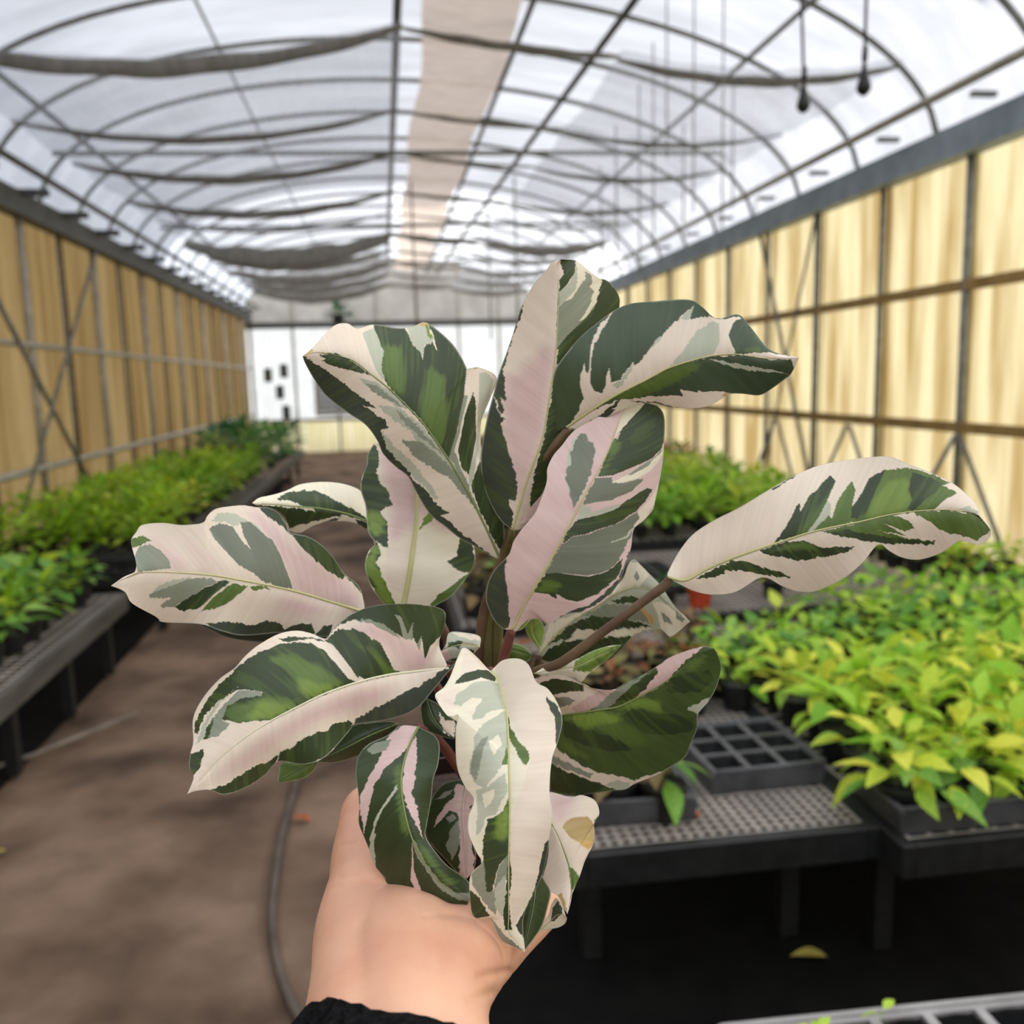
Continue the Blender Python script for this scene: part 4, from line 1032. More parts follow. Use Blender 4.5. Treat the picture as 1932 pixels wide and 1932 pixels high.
# upright leaf left of centre
leaf('upright cream leaf with jagged bright green edges', T6,
  [(560, 1620), (600, 1480), (650, 1200), (690, 900), (705, 700), (700, 500), (600, 300), (430, 140), (320, 75)],
  [(480, 1600), (400, 1530), (300, 1400), (245, 1260), (235, 1170), (270, 1060), (325, 990), (270, 900), (250, 780), (240, 650), (195, 500), (210, 380), (250, 280), (260, 180), (305, 100)],
  [(800, 1600), (880, 1555), (1020, 1475), (1150, 1320), (1230, 1180), (1235, 1050), (1200, 950), (1100, 700), (900, 400), (650, 200), (400, 90)],
  (0.545, 0.54, 0.545, 0.55, 0.56), -0.004, 0.010, 'C', [
  ('P', [(330, 80), (480, 660), (440, 900), (470, 1050), (600, 900), (690, 800), (760, 700), (900, 850), (1100, 900), (1000, 400), (500, 100)]),
  ('W', [(440, 1050), (660, 900), (700, 1000), (650, 1200), (600, 1480), (480, 1400), (400, 1200)]),
  ('G', [(190, 500), (250, 200), (305, 80), (345, 110), (370, 200), (345, 330), (360, 420), (440, 500), (480, 650), (420, 660), (380, 700), (430, 780), (440, 940), (447, 1032), (400, 1022), (340, 960), (380, 1080), (330, 1162), (380, 1240), (440, 1400), (515, 1560), (400, 1560), (220, 1250), (225, 1150), (318, 990), (240, 880)]),
  ('Y', [(232, 1200), (270, 1070), (330, 990), (375, 1080), (322, 1162), (400, 1310), (505, 1560), (400, 1540)]),
  ('Y', [(255, 760), (280, 700), (380, 720), (420, 800), (350, 960), (290, 900)]),
  ('G', [(1105, 930), (1220, 970), (1245, 1180), (1185, 1255), (1100, 1247), (1040, 1212), (995, 1160), (1080, 1100), (1080, 1040)]),
  ('M', [(820, 1570), (900, 1470), (1010, 1390), (1090, 1330), (1185, 1255), (1215, 1290), (1030, 1500), (900, 1580)]),
  ('Y', [(730, 870), (760, 760), (860, 680), (840, 790)]),
  ], 'rib_lime', (0.003, 2.0, 0.0), seed=17, ribw=0.0021)

# lower left leaf
leaf('broad lower left leaf with a pink band and rolled dark green lobes', T8,
  [(1815, 495), (1600, 515), (1400, 541), (1200, 590), (1000, 660), (850, 731), (640, 840), (480, 940), (300, 1085), (170, 1230), (82, 1328)],
  [(1790, 440), (1750, 330), (1790, 200), (1775, 105), (1600, 70), (1400, 70), (1250, 100), (1120, 170), (1040, 250), (1000, 300), (900, 262), (800, 245), (680, 270), (540, 350), (450, 430), (400, 490), (290, 570), (180, 700), (120, 830), (122, 980), (100, 1070), (95, 1150), (125, 1215)],
  [(1850, 470), (1720, 630), (1600, 762), (1430, 832), (1190, 868), (1160, 905), (1000, 1080), (850, 1132), (690, 1112), (600, 1200), (480, 1282), (330, 1332), (230, 1300), (130, 1310)],
  (0.50, 0.475, 0.46, 0.45, 0.445), 0.012, 0.014, 'W', [
  ('P', [(1000, 300), (1300, 180), (1420, 240), (1600, 330), (1700, 400), (1720, 500), (1510, 520), (1360, 320)]),
  ('P', [(1200, 640), (1500, 600), (1300, 740), (1000, 820), (700, 960), (400, 1180), (250, 1240), (600, 960), (900, 760)]),
  ('G', [(985, 305), (1040, 245), (1120, 160), (1250, 90), (1400, 60), (1600, 60), (1790, 90), (1810, 190), (1770, 270), (1690, 350), (1660, 430), (1640, 300), (1600, 330), (1580, 300), (1500, 280), (1420, 240), (1330, 190), (1200, 172), (1100, 200)]),
  ('S', [(1140, 187), (1280, 165), (1380, 200), (1450, 250), (1500, 300), (1400, 250), (1300, 195), (1200, 180)]), ('S', [(1450, 122), (1500, 170), (1540, 280), (1580, 190), (1572, 320), (1515, 292), (1490, 190)]), ('S', [(1600, 340), (1640, 270), (1625, 370)]),
  ('G', [(990, 312), (1080, 240), (1180, 232), (1270, 270), (1310, 300), (1360, 320), (1400, 400), (1450, 500), (1515, 525), (1380, 552), (1260, 575), (1200, 545), (1120, 430), (1050, 340)]),
  ('M', [(1230, 320), (1300, 350), (1380, 430), (1430, 500), (1505, 527), (1400, 548), (1350, 480), (1280, 400)]),
  ('G', [(690, 300), (760, 282), (960, 300), (1000, 320), (900, 303), (720, 318)]),
  ('G', [(125, 920), (135, 850), (200, 720), (290, 600), (400, 500), (480, 430), (620, 360), (780, 317), (900, 330), (1000, 390), (1090, 490), (1150, 562), (1215, 585), (1100, 625), (950, 685), (850, 734), (640, 835), (600, 835), (420, 855), (310, 832), (340, 750), (430, 690), (570, 670), (575, 640), (420, 630), (300, 700), (200, 800), (150, 925)]),
  ('M', [(600, 420), (760, 408), (950, 470), (1050, 550), (1150, 588), (1000, 655), (920, 690), (820, 600), (740, 500), (640, 460)]),
  ('Y', [(820, 560), (960, 600), (1100, 600), (950, 680), (900, 690), (830, 630)]),
  ('M', [(340, 800), (450, 720), (600, 680), (700, 690), (840, 715), (700, 802), (560, 842), (400, 852)]), ('Y', [(560, 700), (700, 730), (800, 740), (640, 830), (480, 830)]),
  ('S', [(190, 962), (230, 850), (300, 760), (420, 635), (570, 640), (575, 672), (430, 692), (340, 752), (310, 842), (370, 862), (290, 942), (230, 952)]),
  ('L', [(140, 1000), (180, 880), (260, 740), (420, 610), (300, 720), (220, 850), (190, 960)]),
  ('G', [(188, 970), (210, 890), (258, 828), (242, 900), (215, 962)]),
  ('G', [(85, 1150), (95, 1055), (190, 1028), (180, 1090), (160, 1170), (120, 1215)]),
  ('D', [(1880, 425), (1740, 640), (1600, 775), (1430, 845), (1180, 880), (1200, 830), (1300, 770), (1450, 700), (1530, 650), (1600, 620), (1700, 560)]),
  ('G', [(1180, 862), (1170, 910), (1000, 1090), (850, 1145), (680, 1115), (700, 1052), (760, 1030), (850, 962), (920, 930), (1000, 910), (1060, 862), (1150, 838)]),
  ('G', [(690, 1065), (670, 1130), (600, 1210), (480, 1290), (330, 1345), (225, 1305), (330, 1272), (420, 1212), (500, 1162), (560, 1132), (620, 1120)]),
  ], 'rib_pale', (0.006, 2.6, 0.4), seed=19, jag=5)

# front drooping leaf
leaf('bright cream front leaf hanging straight down over the hand', T10,
  [(455, 205), (492, 255), (520, 340), (545, 440), (556, 560), (561, 720), (565, 900), (565, 1100), (560, 1300), (560, 1500), (560, 1650), (565, 1750), (655, 1858)],
  [(430, 190), (380, 130), (300, 68), (262, 120), (220, 230), (180, 300), (128, 345), (150, 400), (210, 476), (262, 462), (248, 560), (255, 760), (300, 880), (356, 960), (325, 1060), (325, 1160), (370, 1270), (402, 1332), (342, 1392), (328, 1490), (352, 1648), (450, 1662), (512, 1782), (600, 1832)],
  [(480, 180), (530, 140), (620, 133), (680, 172), (722, 270), (790, 310), (850, 400), (876, 500), (850, 620), (815, 720), (800, 900), (816, 1050), (800, 1180), (790, 1260), (760, 1400), (690, 1545), (650, 1640), (645, 1740), (655, 1830)],
  (0.485, 0.455, 0.44, 0.435, 0.435, 0.44), 0.014, 0.012, 'C', [
  ('W', [(480, 150), (700, 160), (870, 480), (820, 800), (800, 1200), (700, 1500), (580, 1700), (570, 1100), (690, 720), (560, 450)]),
  ('W', [(300, 60), (440, 200), (250, 300), (120, 350), (210, 480), (260, 400)]),
  ('G', [(238, 282), (300, 220), (380, 195), (440, 203), (485, 245), (482, 268), (400, 245), (320, 267)]),
  ('L', [(232, 400), (260, 340), (350, 270), (450, 258), (500, 280), (530, 400), (532, 422), (450, 440), (400, 482), (342, 492), (360, 430), (412, 368), (340, 360), (280, 412)]),
  ('L', [(350, 600), (400, 520), (540, 435), (552, 560), (556, 700), (520, 760), (480, 822), (420, 902), (360, 862), (328, 800), (330, 740), (360, 650)]),
  ('S', [(345, 700), (400, 600), (440, 590), (400, 700), (370, 860), (332, 800)]), ('C', [(440, 620), (500, 580), (520, 640), (470, 700)]),
  ('L', [(370, 905), (450, 882), (540, 802), (556, 900), (480, 1050), (430, 1062), (400, 1152), (370, 1172), (375, 1050)]), ('C', [(400, 930), (480, 900), (460, 980), (420, 1010)]),
  ('M', [(548, 445), (572, 510), (562, 520), (622, 620), (682, 690), (684, 720), (666, 757), (640, 742), (590, 650), (560, 590)]),
  ('M', [(516, 757), (552, 650), (552, 752)]),
  ('G', [(562, 955), (566, 1180), (560, 1280), (500, 1342), (480, 1432), (460, 1507), (430, 1502), (410, 1392), (410, 1200), (440, 1078), (475, 1070), (520, 1030)]),
  ('Y', [(560, 965), (566, 1160), (512, 1210), (480, 1170), (492, 1078)]),
  ('S', [(410, 1325), (430, 1502), (470, 1502), (500, 1350), (556, 1280), (550, 1420), (500, 1502), (480, 1640), (440, 1600), (345, 1460), (335, 1400)]), ('L', [(480, 1480), (540, 1400), (545, 1560), (520, 1650), (480, 1600)]),
  ('G', [(560, 1190), (578, 1400), (562, 1560), (578, 1730), (540, 1730), (525, 1640), (545, 1500)]),
  ('D', [(780, 358), (830, 385), (885, 480), (880, 570), (838, 650), (835, 480), (800, 420)]),
  ('D', [(768, 1225), (795, 1195), (805, 1290), (765, 1430), (705, 1545), (650, 1650), (640, 1640), (700, 1520), (740, 1380)]),
  ('D', [(603, 1700), (640, 1636), (660, 1655), (650, 1770), (610, 1732)]),
  ('G', [(315, 1478), (390, 1540), (445, 1645), (350, 1665)]), ('S', [(450, 1650), (545, 1765), (650, 1850), (510, 1795)]),
  ], 'rib_lime', (0.005, 2.2, 1.2), seed=21, jag=4)

# lower leaves around the pot
leaf('dark green leaf hanging behind the cream front leaf', T14,
  [(300, 850), (300, 1250), (240, 1600), (175, 1895)], [(120, 1000), (110, 1450), (130, 1750)], [(400, 1080), (478, 1220), (445, 1400), (385, 1600), (270, 1780)],
  (0.465, 0.46, 0.455), 0.004, 0.008, 'G', [], 'rib_green', seed=23, ribw=0.0005)
leaf('cream leaf with a dry brown patch at lower right', T14,
  [(470, 420), (560, 600), (640, 790), (690, 950), (712, 1150), (695, 1350), (668, 1478)],
  [(440, 500), (455, 700), (430, 900), (380, 1112), (480, 1222), (560, 1275), (620, 1405)],
  [(455, 250), (450, 90), (640, 130), (730, 150), (820, 120), (950, 160), (1012, 232), (1030, 345), (965, 425), (978, 545), (960, 682), (870, 862), (802, 1062), (735, 1190), (702, 1360)],
  (0.475, 0.475, 0.475, 0.47), 0.006, 0.014, 'W', [
  ('P', [(470, 90), (820, 130), (700, 350), (600, 480), (500, 400)]),
  ('B', [(610, 490), (640, 430), (700, 385), (790, 362), (900, 362), (950, 420), (985, 560), (965, 682), (900, 738), (800, 665), (700, 605)]),
  ('O', [(700, 605), (800, 640), (940, 640), (962, 690), (900, 745), (800, 670)]),
  ('M', [(685, 945), (735, 960), (810, 1060), (725, 1215), (700, 1080)]), ('B', [(560, 1260), (600, 1230), (650, 1380), (680, 1478), (620, 1420)]),
  ('M', [(960, 420), (1010, 370), (1040, 380), (990, 440)]),
  ], 'rib_green', seed=25, ribw=0.0005, jag=2.5)
leaf('small curled cream leaf low on the right', T14,
  [(320, 1695), (450, 1580), (560, 1480), (650, 1500)], [(400, 1570), (470, 1445), (480, 1380), (540, 1292), (612, 1395)], [(430, 1655), (560, 1632), (640, 1585), (662, 1525)],
  (0.48, 0.478, 0.476), 0.004, 0.004, 'C', [('D', [(475, 1562), (500, 1400), (550, 1318), (612, 1400), (605, 1475), (540, 1552)])], 'rib_lime', seed=27, ribw=0.0004)
leaf('broad dark green lower right leaf with pink upper edge', T11,
  [(290, 792), (400, 772), (550, 755), (700, 731), (850, 708), (980, 650), (1150, 560), (1250, 500), (1400, 380), (1550, 265), (1690, 200)],
  [(250, 640), (150, 520), (130, 470), (180, 440), (290, 425), (420, 440), (530, 490), (620, 540), (800, 560), (900, 512), (1050, 440), (1200, 350), (1300, 280), (1450, 220), (1600, 182)],
  [(270, 900), (260, 1150), (272, 1430), (350, 1462), (480, 1482), (560, 1470), (800, 1435), (920, 1422), (1000, 1375), (1220, 1285), (1430, 1152), (1480, 1042), (1540, 900), (1545, 775), (1640, 662), (1700, 560), (1740, 440), (1752, 350), (1720, 250)],
  (0.515, 0.495, 0.485, 0.475, 0.47), 0.010, 0.024, 'H', [
  ('G', [(380, 820), (560, 890), (820, 980), (1000, 1080), (820, 1100), (560, 1040), (380, 950)]), ('G', [(860, 790), (1000, 720), (1240, 760), (1500, 800), (1520, 900), (1300, 960), (1080, 940)]), ('G', [(1250, 500), (1420, 420), (1640, 380), (1700, 470), (1560, 580), (1300, 590)]),
  ('G', [(270, 1210), (500, 1300), (740, 1400), (600, 1470), (270, 1440)]), ('G', [(150, 500), (300, 455), (430, 470), (565, 540), (560, 575), (450, 578), (290, 610)]), ('G', [(820, 650), (1000, 510), (1210, 380), (1110, 545), (990, 650)]),
  ('W', [(110, 470), (290, 415), (430, 440), (550, 505), (700, 555), (840, 550), (720, 665), (640, 725), (500, 762), (340, 782), (310, 700), (290, 605), (450, 572), (560, 572), (560, 522), (450, 482), (300, 462), (180, 502), (120, 510)]),
  ('P', [(500, 762), (640, 722), (720, 662), (830, 560), (700, 560), (600, 620), (450, 720)]),
  ('S', [(300, 632), (420, 618), (482, 655), (430, 692), (340, 718)]),
  ('S', [(630, 728), (720, 655), (850, 545), (1000, 475), (1160, 390), (1060, 460), (860, 625), (840, 662), (800, 700), (720, 722)]),
  ('P', [(990, 645), (1100, 545), (1205, 400), (1190, 360), (1300, 275), (1450, 215), (1600, 180), (1400, 345), (1290, 475), (1240, 515), (1100, 592)]),
  ('Y', [(380, 790), (520, 762), (740, 735), (880, 790), (860, 850), (800, 870), (640, 880), (540, 872), (460, 830)]), ('M', [(640, 870), (820, 850), (1000, 900), (1060, 960), (1110, 1042), (980, 1032), (800, 962)]),
  ('Y', [(810, 722), (1000, 650), (1200, 640), (1242, 690), (1222, 742), (1080, 692), (950, 712)]), ('M', [(330, 980), (480, 1040), (640, 1160), (560, 1170), (400, 1090)]),
  ('M', [(1450, 330), (1650, 220), (1640, 280), (1500, 400)]),
  ('W', [(300, 1052), (420, 1130), (560, 1222), (700, 1282), (840, 1302), (1000, 1342), (1240, 1270), (1220, 1315), (1000, 1392), (920, 1440), (780, 1402), (620, 1342), (400, 1262), (270, 1190)]),
  ('S', [(290, 1125), (500, 1230), (635, 1290), (620, 1322), (400, 1245), (270, 1182)]), ('L', [(740, 1380), (850, 1340), (960, 1370), (940, 1440), (850, 1430)]),
  ('L', [(1455, 725), (1580, 655), (1660, 630), (1570, 785)]),
  ], 'rib_green', (0.004, 1.6, 1.0), seed=29, jag=4)
leaf('pale leaf with a scorched ragged tip behind the long petiole', T13,
  [(830, 650), (900, 570), (1000, 470), (1150, 370), (1280, 290), (1400, 222), (1490, 205), (1600, 245), (1700, 330), (1835, 432)],
  [(860, 480), (960, 400), (1100, 340), (1250, 270), (1380, 160), (1420, 60), (1462, 18), (1510, 60), (1570, 120), (1645, 200), (1725, 320), (1795, 390)],
  [(860, 690), (960, 705), (1100, 700), (1240, 705), (1350, 640), (1440, 545), (1560, 492), (1640, 482), (1700, 532), (1755, 500), (1805, 455)],
  (0.555, 0.55, 0.545, 0.54), 0.006, 0.010, 'L', [
  ('C', [(840, 640), (900, 560), (1000, 460), (1150, 360), (1000, 400), (900, 450)]),
  ('C', [(1250, 280), (1380, 150), (1420, 30), (1520, 40), (1560, 130), (1500, 190), (1400, 220)]), ('S', [(1460, 130), (1480, 90), (1500, 150), (1480, 170)]),
  ('S', [(1120, 392), (1280, 310), (1400, 318), (1540, 372), (1560, 440), (1300, 400)]),
  ('G', [(1300, 292), (1440, 262), (1570, 290), (1480, 312), (1360, 310)]),
  ('G', [(880, 592), (960, 520), (1080, 430), (1200, 390), (1400, 410), (1580, 465), (1400, 472), (1250, 492), (1080, 490), (1040, 542), (940, 562)]),
  ('C', [(890, 600), (1060, 540), (1080, 480), (1250, 490), (1400, 482), (1600, 470), (1440, 520), (1200, 535), (1050, 562), (980, 572)]),
  ('G', [(830, 690), (900, 610), (1000, 562), (1150, 560), (1300, 532), (1450, 530), (1400, 640), (1280, 710), (1100, 720), (960, 720)]),
  ('C', [(1580, 300), (1700, 320), (1800, 400), (1840, 440), (1700, 540), (1640, 480), (1620, 380)]), ('S', [(1640, 370), (1700, 410), (1720, 450), (1660, 440)]), ('S', [(1740, 370), (1800, 410), (1780, 440), (1740, 410)]),
  ('O', [(1510, 310), (1600, 430), (1580, 450), (1500, 340)]),
  ], 'rib_lime', (0.003, 3.0, 0.0), seed=31, jag=5, ribw=0.0007)
leaf('narrow bright green leaf with a white base at the right of the stems', T13,
  [(800, 775), (950, 745), (1080, 730), (1220, 660), (1382, 585)], [(900, 715), (1000, 705), (1080, 680), (1200, 620), (1310, 590)], [(900, 800), (1050, 800), (1110, 832), (1170, 770), (1290, 680)],
  (0.515, 0.51, 0.515), 0.006, 0.006, 'C', [('Y', [(1060, 730), (1070, 690), (1200, 610), (1400, 575), (1300, 680), (1170, 765), (1060, 765)]), ('M', [(1062, 740), (1200, 690), (1380, 590), (1250, 700), (1120, 765), (1062, 765)])], 'rib_lime', seed=33, ribw=0.0004)
leaf('lower green leaf with lilac stripes draped over the back of the hand', T9,
  [(675, 182), (600, 330), (545, 500), (525, 660), (545, 850), (600, 1080), (700, 1300), (850, 1500), (1000, 1600), (1112, 1640)],
  [(520, 178), (400, 262), (250, 330), (165, 430), (140, 580), (160, 740), (170, 860), (165, 1000), (210, 1120), (250, 1220), (290, 1350), (370, 1450), (450, 1590), (560, 1660), (622, 1740), (700, 1722), (800, 1730), (940, 1780), (1060, 1730)],
  [(700, 200), (800, 252), (850, 335), (840, 500), (800, 620), (780, 800), (745, 1000), (730, 1090), (770, 1180), (900, 1345), (1030, 1440), (1105, 1510), (1118, 1590)],
  (0.485, 0.46, 0.452, 0.45, 0.452), 0.012, 0.012, 'G', [
  ('P', [(420, 250), (560, 165), (690, 170), (600, 335), (520, 422), (400, 522), (310, 662), (260, 802), (222, 1002), (215, 1110), (165, 870), (200, 720), (280, 560), (350, 432)]),
  ('S', [(230, 380), (300, 320), (440, 290), (400, 380), (280, 420)]),
  ('L', [(522, 620), (482, 722), (385, 862), (312, 1002), (297, 1202), (315, 1380), (240, 1300), (255, 1200), (290, 1000), (365, 850), (468, 700)]),
  ('P', [(605, 335), (655, 255), (662, 480), (640, 562), (642, 682), (617, 742), (662, 882), (685, 1042), (722, 1140), (640, 1002), (568, 852), (538, 702), (545, 520), (580, 400)]),
  ('M', [(480, 560), (540, 505), (522, 640), (542, 800), (572, 950), (602, 1082), (540, 1110), (510, 980), (490, 850)]),
  ('P', [(618, 1120), (622, 1280), (642, 1420), (702, 1602), (780, 1730), (655, 1725), (642, 1560), (608, 1480)]),
  ('S', [(600, 1080), (660, 1180), (720, 1320), (850, 1500), (1000, 1592), (1120, 1592), (1120, 1670), (1000, 1655), (860, 1562), (740, 1402), (640, 1252)]),
  ('M', [(640, 1130), (760, 1260), (900, 1440), (1020, 1520), (900, 1500), (760, 1360)]),
  ], 'rib_green', (0.004, 2.0, 0.0), seed=35, jag=3.5)
leaf('inner dark leaf with a lilac centre stripe', T9,
  [(1080, 640), (1050, 900), (1065, 1150), (1075, 1480)], [(1000, 635), (870, 680), (790, 780), (760, 900), (735, 1080), (780, 1180), (900, 1310), (1000, 1420)], [(1170, 790), (1110, 900), (1120, 1100), (1160, 1270), (1140, 1400)],
  (0.485, 0.478, 0.475), 0.008, 0.006, 'G', [
  ('P', [(1000, 660), (1060, 690), (1170, 790), (1110, 860), (1110, 1000), (1130, 1200), (1150, 1300), (1120, 1500), (1025, 1440), (1012, 1250), (1022, 1100), (1000, 920), (940, 900), (795, 1040), (860, 900), (960, 800)]),
  ('S', [(905, 1210), (930, 1080), (1012, 965), (1022, 1150), (960, 1320)]), ('S', [(800, 800), (900, 740), (980, 720), (880, 790)]), ('S', [(900, 960), (960, 920), (990, 960), (930, 1000)]),
  ], 'rib_pale', seed=37, ribw=0.0004)
leaf('dark green leaf tucked under the lower left leaf', T8, [(1480, 860), (1300, 935), (1100, 1035), (935, 1112)], [(1400, 845), (1200, 870), (1130, 930), (1000, 1040)], [(1420, 970), (1250, 1062), (1100, 1115), (1000, 1122)],
  (0.49, 0.485, 0.48), 0.004, 0.01, 'G', [], 'rib_green', seed=39, ribw=0.0005)
leaf('light green leaf tip below the lower left leaf', T8, [(950, 1100), (810, 1185), (680, 1256)], [(800, 1115), (705, 1125), (688, 1200)], [(930, 1160), (860, 1222), (760, 1246)], (0.49, 0.487, 0.485), 0.004, 0.004, 'M', [], 'rib_green', seed=41, ribw=0.0004)
leaf('small white and sage leaf beside the stems', T13, [(440, 600), (330, 582), (230, 605), (122, 656)], [(440, 530), (330, 503), (235, 508), (205, 610)], [(395, 645), (300, 692), (200, 690)],
  (0.525, 0.522, 0.52), 0.006, 0.004, 'L', [('W', [(235, 500), (440, 520), (440, 560), (330, 540)]), ('G', [(230, 560), (330, 560), (300, 610), (230, 600)]), ('P', [(110, 660), (220, 600), (250, 690), (180, 690)]), ('G', [(220, 700), (400, 610), (400, 660), (300, 700)])], 'rib_lime', seed=43, ribw=0.0004)
leaf('curled dark green leaf between the two front leaves', T9, [(740, -60), (810, 130), (972, 292)], [(690, 20), (720, 190), (850, 262)], [(850, 0), (960, 110), (995, 200)], (0.50, 0.495, 0.492), 0.003, 0.004, 'G', [('W', [(850, 50), (900, 130), (990, 130), (965, 275), (890, 230), (860, 150)])], 'rib_green', seed=45, ribw=0.0004)
leaf('small round bright green leaf at the centre', T13, [(845, 610), (795, 520), (785, 430), (800, 392)], [(772, 545), (742, 465), (768, 408)], [(858, 565), (868, 480), (835, 408)], (0.52, 0.518, 0.516), 0.003, 0.003, 'Y', [], 'rib_lime', seed=47, ribw=0.0004)
leaf('small green leaf low behind the stems', T13, [(570, 640), (650, 620), (780, 650)], [(600, 585), (690, 580), (750, 610)], [(620, 690), (720, 700), (770, 690)], (0.53, 0.53, 0.53), 0.003, 0.003, 'M', [], 'rib_green', seed=49, ribw=0.0004)
leaf('pale pink leaf half hidden behind the tall petiole', T7, [(490, 930), (590, 680), (670, 520), (750, 370)], [(500, 860), (560, 620), (680, 410)], [(545, 900), (640, 800), (700, 600), (715, 470)], (0.515, 0.513, 0.512), 0.002, 0.003, 'P', [], 'rib_pale', seed=51, ribw=0.0003)
leaf('dark leaf edge showing under the left pink leaf', T5, [(1640, 1150), (1300, 1150), (1000, 1160), (700, 1110)], [(1500, 1080), (1200, 1080), (900, 1080)], [(1560, 1215), (1250, 1240), (950, 1215), (800, 1165)], (0.525, 0.52, 0.515), 0.002, 0.002, 'D', [], 'rib_green', seed=53, ribw=0.0004)
leaf('dark leaf under the ragged pale leaf', T13, [(850, 660), (1000, 640), (1200, 620), (1440, 535)], [(900, 570), (1150, 545), (1350, 525)], [(880, 700), (1000, 720), (1250, 705), (1380, 620)], (0.56, 0.562, 0.565), 0.004, 0.004, 'G', [], 'rib_green', seed=55, ribw=0.0004)

# petioles
stalk([(912, 1450, 0.56, .0042), (905, 1260, 0.552, .0038), (915, 1150, 0.545, .0034), (950, 1050, 0.53, .0033), (985, 950, 0.52, .0030), (1010, 885, 0.512, .0028), (1042, 846, 0.508, .0030), (1072, 808, 0.506, .0022)], 'petiole')
stalk([(930, 1450, 0.56, .0040), (922, 1260, 0.55, .0038), (925, 1180, 0.548, .0036), (935, 1110, 0.542, .0030), (945, 1058, 0.532, .0026)], 'petiole_green')
stalk([(945, 1450, 0.56, .0040), (938, 1260, 0.55, .0036), (940, 1180, 0.546, .0032), (948, 1080, 0.535, .0026), (966, 1000, 0.517, .0022)], 'petiole_green')
stalk([(935, 1450, 0.55, .0036), (948, 1262, 0.525, .0034), (958, 1215, 0.515, .0030), (966, 1187, 0.507, .0028)], 'petiole_red')
stalk([(960, 1440, 0.555, .0034), (990, 1290, 0.53, .0030), (1062, 1248, 0.51, .0028), (1140, 1190, 0.50, .0026), (1220, 1130, 0.494, .0025), (1255, 1104, 0.492, .0028), (1264, 1090, 0.491, .0022)], 'petiole')
stalk([(900, 1450, 0.56, .0036), (880, 1340, 0.545, .0032), (855, 1280, 0.52, .0028), (845, 1262, 0.502, .0026)], 'petiole_red')
stalk([(890, 1450, 0.56, .0036), (860, 1300, 0.56, .0032), (838, 1190, 0.555, .0028), (800, 1150, 0.548, .0024), (757, 1155, 0.546, .0022)], 'petiole')
stalk([(890, 1460, 0.56, .0036), (850, 1340, 0.555, .0030), (760, 1210, 0.535, .0026), (690, 1155, 0.516, .0022)], 'petiole_red')
stalk([(925, 1400, 0.55, .0034), (925, 1300, 0.52, .0030), (926, 1266, 0.487, .0026)], 'petiole_red')
stalk([(950, 1440, 0.555, .0034), (1000, 1380, 0.535, .0028), (1044, 1352, 0.516, .0024)], 'petiole_green')
stalk([(970, 1440, 0.56, .0030), (1005, 1300, 0.565, .0026), (1017, 1235, 0.556, .0022)], 'petiole')
stalk([(880, 1470, 0.555, .0032), (830, 1400, 0.52, .0028), (790, 1372, 0.487, .0024)], 'petiole_red')

# pot and soil
pot_axis = np.array([0.0, 0.0, 1.0])
pc = EYE+ray(860, 1480)*0.575-PLANT_O
def ring_mesh(name, prof, mat, parent, n=28, cap0=True, cap1=True, c=pc):
    V = [(c[0]+r*math.cos(2*math.pi*j/n), c[1]+r*math.sin(2*math.pi*j/n), c[2]+z) for r, z in prof for j in range(n)]
    F = [(i*n+j, i*n+(j+1) % n, (i+1)*n+(j+1) % n, (i+1)*n+j) for i in range(len(prof)-1) for j in range(n)]
    if cap0: F.append(tuple(range(n))[::-1])
    if cap1: F.append(tuple(range((len(prof)-1)*n, len(prof)*n)))
    return obj(name, V, F, mat, parent, smooth=False)
M['pot_brown'] = plain('dark_maroon_plastic', (46, 26, 24), 0.5, c2=(34, 20, 18), scale=20)
ring_mesh('pot', [(0.034, -0.088), (0.041, -0.012), (0.0445, -0.012), (0.0445, 0.0), (0.042, 0.0), (0.041, -0.010)], M['pot_brown'], plant)
ring_mesh('soil', [(0.0395, -0.016), (0.0395, -0.010), (0.030, -0.007), (0.012, -0.004)], M['soil'], plant)

# ------------------------------------------------------------------ the hand
def skin_mat():
    m, nt, b, out = new_mat('skin')
    tc = nt.nodes.new('ShaderNodeTexCoord'); nz = nt.nodes.new('ShaderNodeTexNoise'); nz.inputs['Scale'].default_value = 16.0; nz.inputs['Detail'].default_value = 6
    cr = nt.nodes.new('ShaderNodeValToRGB')
    cr.color_ramp.elements[0].position = 0.35; cr.color_ramp.elements[1].position = 0.7
    cr.color_ramp.elements[0].color = (*lin((204, 150, 124)), 1); cr.color_ramp.elements[1].color = (*lin((222, 176, 148)), 1)
    nt.links.new(tc.outputs['Object'], nz.inputs['Vector']); nt.links.new(nz.outputs['Fac'], cr.inputs[0]); nt.links.new(cr.outputs[0], b.inputs['Base Color'])
    b.inputs['Roughness'].default_value = 0.5; b.inputs['Specular IOR Level'].default_value = 0.3
    b.inputs['Subsurface Weight'].default_value = 0.12; b.inputs['Subsurface Radius'].default_value = (0.012, 0.004, 0.002); b.inputs['Subsurface Scale'].default_value = 0.5
    n2 = nt.nodes.new('ShaderNodeTexNoise'); n2.inputs['Scale'].default_value = 420.0; n2.inputs['Detail'].default_value = 3
    bp = nt.nodes.new('ShaderNodeBump'); bp.inputs['Strength'].default_value = 0.12; bp.inputs['Distance'].default_value = 0.001
    nt.links.new(tc.outputs['Object'], n2.inputs['Vector']); nt.links.new(n2.outputs['Fac'], bp.inputs['Height']); nt.links.new(bp.outputs[0], b.inputs['Normal'])
    return m
M['skin'] = skin_mat()
M['fleece'] = plain('black_fleece', (20, 20, 22), 0.95, c2=(38, 38, 40), scale=220, bump=1.0, spec=0.05)
M['nail'] = plain('pale_pink_nail', (226, 164, 156), 0.3)
HAND_O = EYE+ray(760, 1850)*0.40
